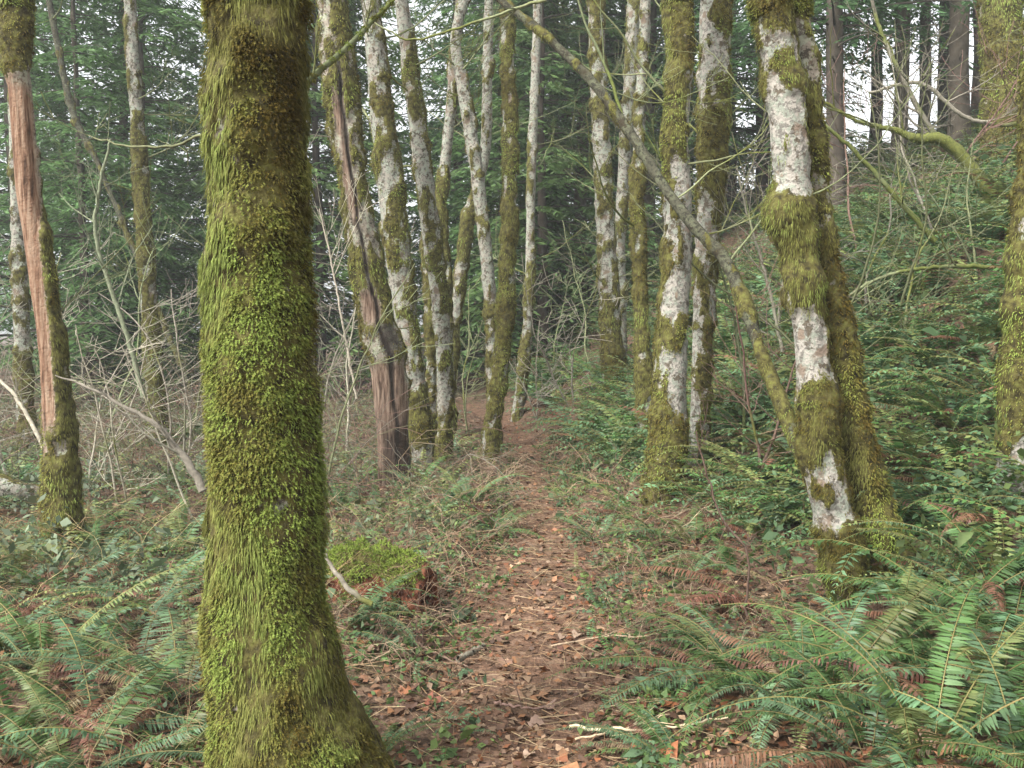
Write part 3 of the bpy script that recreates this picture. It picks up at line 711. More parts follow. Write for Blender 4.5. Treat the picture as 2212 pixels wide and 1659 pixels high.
limb_thing('bare_shrub', 'leafless brown seedling standing among the ferns before the white trunk', 'shrub',
           [(1610, 1330, 5.2, 6), (1615, 1200, 5.2, 5), (1560, 1120, 5.3, 5), (1520, 1000, 5.4, 4), (1500, 930, 5.4, 3)], TW_RED * 0.8, 2, (5, 7), 0.0, 0.35)
limb_thing('bare_shrub', 'fine twiggy bush behind the diagonal limb at mid height', 'shrub',
           [(1690, 760, 8.8, 8), (1660, 620, 8.8, 7), (1620, 480, 8.8, 5), (1590, 360, 8.8, 4)], TW_GREY, 2, (7, 9), 0.2, 0.5)

# ------------------------------------------------------------------ conifers behind
NEEDLE = [np.array(c) for c in ((0.076, 0.155, 0.060), (0.090, 0.158, 0.054), (0.068, 0.142, 0.060))]
def conifer_meshes(seed, H, crown_from, rad, spacing, dens=1.0, dead=True, colr=0):
    r_ = np.random.default_rng(seed)
    tb = Bag(); cb = Bag()
    n = 26; z = np.linspace(0, H, n)
    bend = np.stack([np.cumsum(r_.normal(0, 0.02, n)), np.cumsum(r_.normal(0, 0.02, n)), z], 1)
    R0 = 0.0055 * H + 0.05
    V, T = tube(bend, R0 * (1 - z / H * 0.92) * (1 + 0.35 * np.exp(-z / 0.35)), 14)
    V = V * np.array([1, 1, 1]) + r_.normal(0, 0.008, V.shape)
    tb.add(V, T, np.array([0.06, 0.05, 0.038]))
    zz = 0.8
    while zz < H * 0.97:
        live = zz > crown_from * r_.uniform(0.75, 1.25)
        nb = (r_.integers(4, 7) if zz < 13 else 1) if live else r_.integers(1, 4)
        for q in range(nb):
            az = r_.uniform(0, 6.283); f = 1 - (zz / H)
            L = rad * (0.35 + 0.75 * f) * r_.uniform(0.6, 1.15)
            if not live: L *= r_.uniform(0.3, 0.7)
            z0 = zz + r_.uniform(-spacing, spacing) * 0.5
            o = np.array([np.interp(z0, z, bend[:, 0]), np.interp(z0, z, bend[:, 1]), z0])
            d = np.array([math.cos(az), math.sin(az), 0.0]); lat = np.array([-d[1], d[0], 0])
            s = np.linspace(0, 1, 7)
            droop = r_.uniform(0.18, 0.42) * L
            P = o + d * (L * s)[:, None] + np.array([0, 0, 1]) * (0.12 * L * s - droop * s ** 2)[:, None]
            V, T = tube(P, 0.022 * (1 - 0.85 * s) * (L / 3 + 0.3), 3)
            (cb if live else tb).add(V, T, np.array([0.07, 0.058, 0.042]) if live else np.array([0.10, 0.09, 0.07]))
            if not live: continue
            # flat sprays of needles along both sides
            ns = max(5, int(L * 8.5 * dens))
            su = r_.uniform(0.12, 1.0, ns); sg = r_.choice([-1, 1], ns)
            base = np.stack([np.interp(su, s, P[:, k]) for k in range(3)], 1)
            tl = L * 0.34 * (1.08 - su) ** 0.7 * r_.uniform(0.5, 1.2, ns) + 0.12
            dirn = unit(d[None] * r_.uniform(0.4, 1.0, (ns, 1)) + lat[None] * sg[:, None] * r_.uniform(0.5, 1.0, (ns, 1)) + np.array([0, 0, -1]) * r_.uniform(0.05, 0.4, (ns, 1)))
            m = 7
            u = np.linspace(0.12, 1, m)[None, :, None]
            Q = base[:, None] + dirn[:, None] * tl[:, None, None] * u - np.array([0, 0, 1]) * (tl[:, None, None] * 0.22 * u ** 2)
            Q = Q.reshape(-1, 3); D = np.repeat(dirn, m, 0); k = len(Q)
            perp = unit(np.cross(D, np.array([0, 0, 1.0])) + 1e-6) * r_.choice([-1, 1], k)[:, None]
            ll = r_.uniform(0.10, 0.24, k)[:, None]; wd = r_.uniform(0.018, 0.042, k)[:, None]
            tip = Q + unit(D * r_.uniform(0.3, 1.1, (k, 1)) + perp + np.array([0, 0, -1]) * r_.uniform(0, 0.7, (k, 1))) * ll
            wv = unit(D + r_.normal(0, 0.5, (k, 3))) * wd
            mid = 0.55 * Q + 0.45 * tip
            VV = np.stack([Q, mid - wv, mid + wv, tip], 1).reshape(-1, 3)
            t = np.array([[0, 1, 2], [1, 3, 2]])
            TT = (t[None] + (np.arange(k) * 4)[:, None, None]).reshape(-1, 3)
            c = NEEDLE[colr][None] * r_.uniform(0.65, 1.4, (k, 1)) + np.array([0.012, 0.008, 0]) * r_.uniform(0, 1, (k, 1))
            cb.add(VV, TT, np.repeat(c, 4, 0))
        zz += spacing * r_.uniform(0.7, 1.3)
    return tb.mesh('conifer_trunk', M_CTRUNK, True), cb.mesh('conifer_crown', M_NEEDLE)

CON = [conifer_meshes(101, 19, 0.8, 3.4, 0.36, 1.0, colr=0), conifer_meshes(102, 20, 1.2, 3.2, 0.38, 1.0, colr=1), conifer_meshes(103, 19, 1.8, 3.0, 0.40, 1.0, colr=2),
       conifer_meshes(104, 20, 3.0, 3.2, 0.42, 0.9, colr=0), conifer_meshes(105, 20, 5.5, 2.6, 0.5, 0.7, colr=2), conifer_meshes(106, 11, 0.5, 2.4, 0.32, 1.1, colr=1)]

def conifer(X, d, v, label, group, sc=1.0, lean=0.0):
    p = at(X, 720, d); x = p[0]
    e = link('conifer_tree', None, None, (x, d, gz(x, d) - 0.15), (lean * 0.4, lean, random.uniform(0, 6.28)), sc)
    tag(e, label, 'tree', group)
    link('trunk', CON[v][0], e); link('crown', CON[v][1], e)
    return e

ORD = ['first', 'second', 'third', 'fourth', 'fifth', 'sixth', 'seventh', 'eighth', 'ninth', 'tenth', 'eleventh', 'twelfth', 'thirteenth', 'fourteenth', 'fifteenth', 'sixteenth', 'seventeenth', 'eighteenth', 'nineteenth', 'twentieth']
def nth(k): return ORD[k] if k < 20 else 'twenty-' + ORD[k - 20] if k < 29 else 'one of the farthest'
cl = [(640, 30, 3), (90, 31, 3), (470, 36, 1), (40, 21, 0), (190, 18.5, 5), (150, 25, 1), (265, 22, 0), (330, 29, 2), (310, 19.5, 5), (540, 24, 0), (690, 21, 5), (-40, 34, 2), (610, 21, 1)]
cm = [(770, 27, 1), (1000, 25, 3), (985, 31, 0), (1050, 28, 0), (1090, 21, 5), (1195, 24, 1), (1215, 30, 1), (1260, 22, 0), (1340, 26, 2), (1400, 22, 3), (1480, 28, 0), (1570, 25, 1), (1300, 34, 1), (1170, 20, 5)]
cr = [(1880, 24, 4), (2030, 26, 4), (1640, 23, 1), (1715, 20, 3), (1800, 17.5, 3), (1935, 20, 4), (2060, 17, 4), (1990, 25, 3), (2110, 21, 3), (2240, 19, 3)]
for lst, lb, gr in ((cl, 'green conifer in the evergreen wall at the left, %s from the left', 'evergreens at the left'), (cm, 'green conifer behind the centre trunks, %s from the left of them', 'evergreens behind the centre'), (cr, 'dark conifer on the crest of the bank, %s from the left there', 'conifers on the bank')):
    for k, (X, d, v) in enumerate(sorted(lst)):
        conifer(X, d, v, lb % nth(k), gr, random.uniform(0.9, 1.1), random.uniform(-0.02, 0.02))

# bare saplings and twiggy bushes in the middle distance
def bare_sapling(X, d, H, col, label, group, stems=2):
    x = at(X, 720, d)[0]; z = gz(x, d)
    e = link('bare_sapling', None, None, (x, d, z)); tag(e, label, 'sapling', group)
    for q in range(stems):
        main = []
        grow(main, (x + rng.normal(0, 0.03), d + rng.normal(0, 0.03), z - 0.05), (rng.normal(0, 0.25), rng.normal(0, 0.25), 1), H * rng.uniform(0.7, 1.1), 0.004 + 0.0045 * H, 0, 0.22, 0.03)
        mr = 0.00042 * d
        sm = link('stem', twigs_mesh('stem', main, col, (x, d, z), 5, mr, 0.3), e)
        P, rad = main[0]; out = []
        for w in range(int(5 + 3 * H)):
            k = int(rng.uniform(0.15, 0.98) * (len(P) - 1)); a = rng.uniform(0, 6.28)
            grow(out, P[k], (math.cos(a), math.sin(a), rng.uniform(0.0, 0.9)), H * rng.uniform(0.15, 0.4), rad[k] * 0.5, 1, 0.3, 0.03, (2, 4), 0.9, 0.11)
        tag(link('twigs', twigs_mesh('twigs', out, col, (x, d, z), 3, mr * 0.75, 0.2), sm), kind='stuff')
sp_l = [(20, 9.5, 2.4), (95, 11, 3.2), (175, 9, 2.0), (215, 12, 3.6), (255, 8.5, 1.6), (370, 10, 2.6), (400, 12.5, 3.5), (425, 8, 1.7), (150, 14, 3.8)]
sp_c = [(700, 9, 2.2), (735, 12, 3.4), (690, 14, 3.6), (1010, 14.5, 2.2), (1160, 15, 1.8), (1240, 14, 2.4), (1290, 16, 2.6), (1190, 18, 3)]
sp_r = [(1590, 9, 3.0), (1640, 8, 2.4), (1690, 10.5, 3.2), (1830, 8.5, 2.6), (1880, 10, 2.8), (1960, 9, 2.4), (2030, 11, 2.8), (2110, 9.5, 2.2), (1990, 13, 3.2), (1850, 13, 3.4), (2130, 12.5, 3.0), (1560, 11.5, 3.0)]
for lst, lb, gr, cc in ((sp_l, 'bare grey sapling in the brush left of the big trunk, %s from the left', 'bare saplings at the left', [TW_GREY * 1.3, TW_GREEN * 1.2, TW_PALE * 0.8]),
                        (sp_c, 'thin leafless sapling among the centre trunks, %s from the left', 'bare saplings in the centre', [TW_GREY * 1.3, TW_GREEN]),
                        (sp_r, 'spindly leafless sapling on the right-hand bank, %s from the left', 'bare saplings on the bank', [TW_GREY * 0.8, TW_GREEN * 0.7, TW_RED])):
    for k, (X, d, H) in enumerate(sorted(lst)):
        bare_sapling(X, d, H, cc[k % len(cc)], lb % nth(k), gr, 2 if H < 3 else 1)

# ------------------------------------------------------------------ ferns
FG = np.array([0.060, 0.118, 0.032]); FB = np.array([0.078, 0.140, 0.066]); FY = np.array([0.125, 0.15, 0.048]); FD = np.array([0.17, 0.08, 0.048]); FT = np.array([0.25, 0.19, 0.10])
def frond_arrays(seed, L, a0, a1, npairs, plen, pw, col, rach, bend=0.0, curl=0.2, damage=0.0, lo=False):
    r_ = np.random.default_rng(seed)
    s = np.linspace(0, 1, 15)
    a = a0 + (a1 - a0) * s ** 1.1
    st = L / 14
    x = np.concatenate([[0], np.cumsum(np.cos(a[:-1]) * st)]); z = np.concatenate([[0], np.cumsum(np.sin(a[:-1]) * st)])
    y = bend * L * s ** 2
    S = np.stack([x, y, z], 1)
    bag = Bag()
    V, T = tube(S, 0.0034 * (1 - 0.8 * s) * (0.5 + L / 2) + 0.0008, 3)
    bag.add(V, T, rach)
    u = np.linspace(0.10, 0.995, npairs); u = np.repeat(u, 2); sg = np.tile([-1.0, 1.0], npairs)
    u = np.clip(u + r_.normal(0, 0.003, len(u)), 0.05, 1)
    n = len(u)
    B = np.stack([np.interp(u, s, S[:, k]) for k in range(3)], 1)
    Tn = unit(np.stack([np.interp(u, s, np.gradient(S[:, k])) for k in range(3)], 1))
    lat = unit(np.cross(np.array([0, 0, 1.0]), Tn)) * sg[:, None]
    nor = unit(np.cross(Tn, lat)) * sg[:, None]
    k = 0.15 + 0.5 * u ** 2 + r_.normal(0, 0.06, n)
    fwd = unit(lat * np.cos(k)[:, None] + Tn * np.sin(k)[:, None] - nor * (0.12 + r_.normal(0, 0.12, n))[:, None])
    pl = plen * np.clip(u / 0.22, 0.3, 1) ** 0.6 * (1 - u ** 2.4 * 0.93) * r_.uniform(0.88, 1.1, n)
    wv = unit(Tn + nor * r_.normal(0, 0.35, (n, 1))) * (pw * (0.45 + 0.55 * pl / plen))[:, None]
    if damage: pl = pl * np.where(r_.uniform(0, 1, n) < damage, r_.uniform(0.05, 0.6, n), 1)
    pl = pl[:, None]
    dr = np.array([0, 0, -1.0]) * curl
    p0 = B; m1 = B + fwd * pl * 0.18; m2 = B + (fwd + dr * 0.25) * pl * 0.62; tp = B + (fwd + dr * 0.7) * pl
    if lo:
        bag = Bag(); V, T = tube(S[::3], 0.003 * (1 - 0.8 * s[::3]) + 0.0008, 3); bag.add(V, T, rach)
        mm = B + (fwd + dr * 0.15) * pl * 0.4
        VV = np.stack([p0, mm - wv * 0.5, mm + wv * 0.5, tp], 1).reshape(-1, 3)
        TT = (np.array([[0, 1, 2], [1, 3, 2]])[None] + (np.arange(n) * 4)[:, None, None]).reshape(-1, 3)
        bag.add(VV, TT, np.repeat(col[None] * r_.uniform(0.8, 1.2, (n, 1)), 4, 0)); return bag
    VV = np.stack([p0, m1 - wv * 0.5, m1 + wv * 0.5, m2 - wv * 0.42, m2 + wv * 0.42, tp + Tn * pl * 0.06], 1).reshape(-1, 3)
    t = np.array([[0, 1, 2], [1, 3, 4], [1, 4, 2], [3, 5, 4]])
    TT = (t[None] + (np.arange(n) * 6)[:, None, None]).reshape(-1, 3)
    c = np.repeat(col[None] * r_.uniform(0.8, 1.2, (n, 1)), 6, 0)
    bag.add(VV, TT, c)
    return bag

RACH = np.array([0.20, 0.17, 0.06])
FR = []      # green fronds, unit-ish length 1 m
for k, (a0, a1, b) in enumerate([(1.15, -0.5, 0.05), (0.95, -0.45, -0.08), (0.8, -0.3, 0.1), (1.0, -0.8, 0.0), (0.65, -0.55, -0.12), (0.5, -0.25, 0.06), (0.9, -0.1, 0.12), (0.7, -0.9, -0.05)]):
    FR.append(frond_arrays(300 + k, 1.0, a0, a1, 72, random.uniform(0.068, 0.085), 0.0118, [FG, FB, FG, FB, FG, FB, FY, FG][k], RACH, b, 0.25, [0.03, 0.12, 0.05, 0.25, 0.02, 0.08, 0.15, 0.05][k]).mesh('fern_frond', M_FERN))
FDEAD = [frond_arrays(340 + k, 0.85, a0, a1, 52, 0.065, 0.012, c, np.array([0.14, 0.09, 0.05]), 0.1, 0.9).mesh('dead_frond', M_FERN) for k, (a0, a1, c) in enumerate([(0.6, -0.55, FD), (0.45, -0.35, FD), (0.5, -0.4, FT)])]
fern_n = 0
def fern(x, y, size, n, label, group, dead=0.25, yaw=None, spread=math.pi, cat='fern', alldead=False):
    global fern_n
    e = link('sword_fern', None, None, (x, y, gz(x, y) - 0.02)); tag(e, label, cat, group)
    y0 = random.uniform(0, 6.28)
    n = int(n * 1.3)
    for k in range(n):
        az = y0 + k * 2.399 + random.uniform(-0.25, 0.25) if yaw is None else yaw + random.uniform(-spread, spread)
        isd = alldead or random.random() < dead * 0.5
        me = random.choice(FDEAD[:2] if alldead else FDEAD[:2] + FDEAD) if isd else random.choice(FR)
        o = link('frond', me, e, (0.03 * math.cos(az), 0.03 * math.sin(az), 0.0), (random.uniform(-0.25, 0.25), random.uniform(-0.15, 0.25), az), size * random.uniform(0.8, 1.25))
        o.scale.y *= random.uniform(0.85, 1.2)
        if isd: o['label'] = 'withered brown frond'
    fern_n += 1
    return e

near = [  # X, Y on the photo, size, fronds, label, group
    (1900, 1475, 0.95, 15, 'RF'), (2160, 1520, 1.05, 15, 'RF'), (1735, 1490, 0.8, 12, 'RF'), (2060, 1350, 0.9, 14, 'RF'), (1880, 1640, 0.9, 13, 'RF'), (2210, 1690, 0.95, 13, 'RF'),
    (2010, 1640, 0.9, 12, 'RF'), (1720, 1560, 0.7, 9, 'RF'), (1985, 1450, 0.75, 10, 'RF'), (2180, 1380, 0.95, 13, 'RF'), (2140, 1260, 0.9, 12, 'RF'),
    (2190, 1160, 0.9, 12, 'RB'), (2010, 1150, 0.9, 12, 'RB'), (2090, 1060, 0.95, 13, 'RB'), (1980, 1010, 0.9, 12, 'RB'), (2060, 920, 0.9, 12, 'RB'), (2150, 880, 0.9, 12, 'RB'), (1940, 900, 0.9, 12, 'RB'), (2030, 800, 0.9, 12, 'RB'), (2140, 760, 0.9, 12, 'RB'), (1920, 780, 0.9, 11, 'RB'),
    (1640, 1160, 0.75, 11, 'MF'), (1570, 1090, 0.75, 11, 'MF'), (1660, 1050, 0.8, 11, 'MF'), (1370, 1130, 0.7, 12, 'MF'), (1290, 1170, 0.5, 8, 'MF'), (1340, 1010, 0.7, 10, 'MF'), (1500, 1180, 0.6, 9, 'MF'), (1580, 1240, 0.6, 9, 'MF'), (1430, 1170, 0.5, 8, 'MF'),
    (1620, 950, 0.8, 11, 'MF'), (1580, 870, 0.8, 11, 'MF'), (1300, 930, 0.7, 10, 'MF'), (1250, 960, 0.6, 9, 'MF'),
    (90, 1440, 0.95, 14, 'LF'), (250, 1390, 0.85, 13, 'LF'), (340, 1310, 0.8, 12, 'LF'), (390, 1500, 0.9, 13, 'LF'), (210, 1570, 0.9, 14, 'LF'), (40, 1620, 0.95, 14, 'LF'), (350, 1660, 0.9, 12, 'LF'), (120, 1310, 0.8, 12, 'LF'),
    (400, 1240, 0.7, 10, 'LF'), (300, 1210, 0.7, 10, 'LF'), (40, 1270, 0.8, 11, 'LF'), (200, 1230, 0.7, 10, 'LF'), (150, 1680, 0.9, 12, 'LF'), (-60, 1450, 0.9, 10, 'LF'), (300, 1470, 0.8, 11, 'LF'), (160, 1180, 0.65, 9, 'LF'), (390, 1150, 0.6, 9, 'LF'),
    (940, 1110, 0.6, 11, 'CF'), (1010, 1090, 0.6, 11, 'CF'), (900, 1060, 0.55, 10, 'CF'), (1070, 1150, 0.5, 12, 'CF'), (760, 1000, 0.55, 10, 'CF'), (815, 1090, 0.5, 9, 'CF'), (740, 1100, 0.55, 9, 'CF'), (960, 1150, 0.4, 8, 'CF')]
FL = {'RF': ('green sword fern in the lower right corner', 'sword ferns in the lower right'),
      'RB': ('sword fern on the steep bank right of the white-patched trunk', 'sword ferns on the right bank'),
      'MF': ('sword fern growing around the foot of the white trunks', 'sword ferns around the white trunks'),
      'LF': ('sword fern in the tangle left of the big mossy trunk', 'sword ferns left of the big trunk'),
      'CF': ('small sword fern among brown stems below the split tree', 'small ferns below the split tree')}
near += [(1610, 1490, 0.8, 9, 'RF'), (1600, 1450, 0.6, 8, 'RF'), (1800, 1500, 0.9, 10, 'RF'), (1480, 1660, 0.5, 7, 'RF'), (1240, 1090, 0.35, 7, 'MF'), (1400, 1240, 0.4, 7, 'MF'), (1280, 1240, 0.3, 6, 'MF'), (1480, 1260, 0.45, 7, 'MF'), (1240, 1020, 0.45, 8, 'MF'),
         (860, 1140, 0.45, 8, 'CF'), (1040, 1080, 0.45, 8, 'CF'), (1010, 1170, 0.3, 6, 'CF'), (990, 1030, 0.5, 8, 'CF'), (850, 1180, 0.3, 6, 'CF')]
for g in FL:
    for k, (X, Y, s, n, g_) in enumerate(sorted(q for q in near if q[4] == g)):
        x, y, z = on_ground(X, Y)
        fern(x, y, s * (0.86 if g == 'LF' else 1), n, FL[g][0] + ', ' + nth(k) + ' from the left', FL[g][1], dead=0.8 if g == 'LF' else 0.45, yaw=math.pi if g == 'RF' and X < 1700 else None, spread=1.1)
x, y, z = on_ground(735, 1360); fern(x, y, 0.55, 9, 'sword fern with fronds reaching right beside the mossy stump', None, 0, 0.1, 1.0)
x, y, z = on_ground(1660, 1320); fern(x, y, 0.95, 10, 'withered rust-red fern lying beside the trail', None, 1, math.pi, 0.5, alldead=True)
x, y, z = on_ground(800, 1640); fern(x, y, 0.38, 8, 'little sword fern at the foot of the big mossy trunk', None, 0)
x, y, z = on_ground(930, 1500); fern(x, y, 0.16, 9, 'tiny green fern sprouting on the trail', None, 0)

# farther ferns: whole plants small in the picture
def whole_fern(seed, n, npairs):
    bag = Bag(); r_ = np.random.default_rng(seed)
    for k in range(n):
        L = r_.uniform(0.7, 1.1)
        fb = frond_arrays(seed * 50 + k, L, r_.uniform(0.6, 1.1), r_.uniform(-0.8, -0.2), npairs, 0.085, 0.027, [FG, FB, FB, FY][k % 4] * 1.25 if r_.uniform() > 0.06 else FD, RACH * 0.7, r_.uniform(-0.1, 0.1))
        az = k * 2.399 + r_.uniform(-0.3, 0.3); c_, s_ = math.cos(az), math.sin(az)
        M = np.array([[c_, -s_, 0], [s_, c_, 0], [0, 0, 1]])
        bag.add(np.concatenate(fb.V) @ M.T, np.concatenate(fb.T), np.concatenate(fb.C))
    return bag.mesh('sword_fern', M_FERN)
WF = [whole_fern(7 + k, 17, 22) for k in range(5)]
cnt = 0
tries = 0
while cnt < 225 and tries < 6000:
    tries += 1
    y = random.uniform(6.3, 24); x = random.uniform(-0.62, 0.66) * y
    d = abs(x - float(path_x(y)))
    if d < float(path_w(y)) + 0.45: continue
    toe = np.interp(y, TOE_Y, TOE_X)
    if x < toe - 0.6 and random.random() < 0.72: continue
    if x < -1 and y > 15: continue
    right = x > toe - 0.6
    o = link('sword_fern', random.choice(WF), None, (x, y, gz(x, y) - 0.03), (random.uniform(-0.15, 0.15), random.uniform(-0.25, 0.1) if right else 0, random.uniform(0, 6.28)), random.uniform(0.8, 1.3) if right else random.uniform(0.5, 0.9))
    Xp = (512 + x / y * F) / S2
    if not right: zone = 'in the brushy flat left of the trail'
    elif Xp < 1150: zone = 'on the rise where the trail ends'
    elif Xp < 1400: zone = 'on the slope left of the white trunk'
    elif Xp < 1560: zone = 'on the slope behind the white trunk'
    elif Xp < 1720: zone = 'on the slope behind the diagonal limb'
    elif Xp < 1930: zone = 'on the bank just right of the dark moss-cloaked trunk'
    elif Xp < 2080: zone = 'on the bank below the crooked mossy branch'
    else: zone = 'on the bank towards the right edge'
    tag(o, ('big' if o.scale.x > 1 else 'small') + (' lower' if y < 11 else ' upper' if y > 16 else '') + ' sword fern ' + zone, 'fern', 'sword ferns ' + zone)
    cnt += 1

# ------------------------------------------------------------------ undergrowth, brambles, litter
def leaf_faces(bag, P, size, col, updir=0.6, aspect=0.55):
    n = len(P)
    nrm = unit(rng.normal(0, 1, (n, 3)) * (1 - updir) + np.array([0, 0, 1.0]) * updir)
    d = unit(np.cross(nrm, rng.normal(0, 1, (n, 3)))); w = np.cross(nrm, d)
    s = (size * np.exp(rng.normal(-0.1, 0.4, n)))[:, None]
    c0 = P - d * s * 0.5; m = P + nrm * s * rng.normal(0, 0.12, (n, 1)); c1 = P + d * s * 0.5 - nrm * s * rng.uniform(0, 0.3, (n, 1))
    V = np.stack([c0, m - w * s * aspect * 0.5, m + w * s * aspect * 0.5, c1], 1).reshape(-1, 3)
    t = np.array([[0, 1, 2], [1, 3, 2]])
    T = (t[None] + (np.arange(n) * 4)[:, None, None]).reshape(-1, 3)
    bag.add(V, T, np.repeat(col, 4, 0))

def clumps(n_clump, region, leaves, hgt, size, cols, rad=0.5):
    bag = Bag()
    for _ in range(n_clump):
        x, y = region()
        if x is None: continue
        k = int(leaves * random.uniform(0.6, 1.4))
        p = rng.normal(0, rad * 0.5, (k, 2)); hh = np.abs(rng.normal(0.5, 0.3, k)) * hgt * random.uniform(0.6, 1.3)
        X = x + p[:, 0]; Yy = y + p[:, 1]
        P = np.stack([X, Yy, ground(X, Yy) + hh * np.exp(-(p ** 2).sum(1) / rad ** 2)], 1)
        c = cols[random.randrange(len(cols))][None] * rng.uniform(0.65, 1.4, (k, 1)) * random.uniform(0.8, 1.2)
        leaf_faces(bag, P, size, c)
    return bag

def reg_slope():
    for _ in range(40):
        y = random.choice([random.uniform(5.2, 14), random.uniform(9, 28)]); x = random.uniform(-0.3, 0.7) * y
        if x > np.interp(y, TOE_Y, TOE_X) - 0.5 and x - float(path_x(y)) > 0.75: return x, y
    return None, None
def reg_left():
    for _ in range(40):
        y = random.uniform(5.0, 20); x = random.uniform(-0.68, -0.05) * y
        if abs(x - float(path_x(y))) > 0.8: return x, y
    return None, None
b = clumps(280, reg_slope, 130, 0.45, 0.065, [np.array([0.065, 0.11, 0.045]), np.array([0.085, 0.135, 0.065]), np.array([0.085, 0.115, 0.04])], 0.6)
def loose_fronds(bag, n, region, size, gain=1.0):
    base = [frond_arrays(500 + k, 1.0, a0, a1, 19, 0.09, 0.034, c, RACH * 0.8, bb, lo=True) for k, (a0, a1, c, bb) in enumerate([(0.9, -0.6, FG, 0.05), (0.6, -0.4, FB, -0.1), (1.1, -0.4, FY, 0.08), (0.7, -0.9, FB, 0.0)])]
    base = [(np.concatenate(f.V), np.concatenate(f.T), np.concatenate(f.C)) for f in base]
    for _ in range(n):
        x, y = region()
        if x is None: continue
        V, T, C = base[random.randrange(4)]; az = random.uniform(0, 6.28); c_, s_ = math.cos(az), math.sin(az); k = size * random.uniform(0.6, 1.2)
        bag.add((V * k) @ np.array([[c_, -s_, 0], [s_, c_, 0], [0, 0, 1]]).T + np.array([x, y, gz(x, y)]), T, C * gain * random.uniform(0.8, 1.4))
loose_fronds(b, 3600, reg_slope, 0.85, 1.2)
tag(link('undergrowth', b.mesh('undergrowth', M_LEAF)), 'low leafy evergreen undergrowth covering the slope', 'undergrowth', kind='stuff')
b = clumps(200, reg_left, 110, 0.32, 0.055, [np.array([0.09, 0.13, 0.07]), np.array([0.12, 0.155, 0.095]), np.array([0.095, 0.115, 0.05])], 0.6)
loose_fronds(b, 2000, reg_left, 0.55, 1.15)
tag(link('ground_cover', b.mesh('ground_cover', M_LEAF)), 'low grey-green leaves covering the flat at the left', 'undergrowth', kind='stuff')

def brambles(n, region, L, colset, r, up=1.0):
    bag = Bag()
    for _ in range(n):
        x, y = region()
        if x is None: continue
        az = random.uniform(0, 6.28); l = random.uniform(*L); a0 = random.uniform(0.6, 1.4) * up; a1 = random.uniform(-0.9, 0.6)
        s = np.linspace(0, 1, 7); a = a0 + (a1 - a0) * s
        q = np.cumsum(np.cos(a)) * l / 7; z = np.cumsum(np.sin(a)) * l / 7
        P = np.stack([x + q * math.cos(az), y + q * math.sin(az), gz(x, y) - 0.02 + z], 1) + rng.normal(0, 0.012, (7, 3))
        rr = max(r, 0.0004 * y)
        c = colset[random.randrange(len(colset))] * random.uniform(0.7, 1.35)
        V, T = tube(P, rr * np.linspace(1, 0.45, 7), 3); bag.add(V, T, c)
        for k in range(random.randint(1, 4)):
            i = random.randint(1, 5); d = unit(np.gradient(P, axis=0)[i] + rng.normal(0, 0.08, 3) * l)
            Q = P[i] + d[None] * (np.linspace(0, 1, 4) * l * random.uniform(0.15, 0.4))[:, None] + rng.normal(0, 0.01, (4, 3)); Q[0] = P[i]
            V, T = tube(Q, rr * 0.6 * np.linspace(1, 0.4, 4), 3); bag.add(V, T, c)
    return bag
def reg_bramble():
    y = random.uniform(8, 20); x = random.uniform(-0.65, -0.04) * y
    return (x, y) if abs(x - float(path_x(y))) > 0.9 else (None, None)
def reg_verge():
    y = random.uniform(3.2, 13); x = float(path_x(y)) + random.choice([-1, 1]) * (float(path_w(y)) * 0.55 + abs(random.gauss(0, 0.8)))
    return (x, y)
b = clumps(420, reg_verge, 38, 0.10, 0.032, [np.array([0.07, 0.115, 0.035]), np.array([0.10, 0.14, 0.04]), np.array([0.075, 0.12, 0.06])], 0.16)
loose_fronds(b, 650, reg_verge, 0.28)
tag(link('verge_plants', b.mesh('verge_plants', M_LEAF)), 'low green sprigs along both edges of the trail', 'undergrowth', kind='stuff')
def reg_near_stems():
    y = random.uniform(4.2, 12); x = float(path_x(y)) + random.choice([-1, -1, 1]) * (float(path_w(y)) * 0.8 + abs(random.gauss(0, 0.9)))
    return (x, y) 
b = brambles(1150, reg_bramble, (0.5, 1.9), [TW_GREY, TW_RED * 1.3, np.array([0.20, 0.155, 0.095]), np.array([0.14, 0.135, 0.075])], 0.0026)
tag(link('bramble_thicket', b.mesh('bramble_thicket', M_TWIG, True)), 'thicket of bare grey and reddish twigs filling the left middle distance', 'brambles', kind='stuff')
b = brambles(1300, reg_near_stems, (0.15, 0.55), [np.array([0.19, 0.115, 0.08]), TW_RED, np.array([0.23, 0.165, 0.115])], 0.0014)
def reg_leftnear():
    y = random.uniform(3.2, 8); return (random.uniform(-0.62, -0.2) * y, y)
g2 = brambles(420, reg_leftnear, (0.2, 0.7), [np.array([0.26, 0.20, 0.11]), np.array([0.20, 0.12, 0.07])], 0.0012)
b.add(np.concatenate(g2.V), np.concatenate(g2.T), np.concatenate(g2.C))
tag(link('dead_stems', b.mesh('dead_stems', M_TWIG, True)), 'thin dead brown stems standing along the trail edges', 'dead stems', kind='stuff')

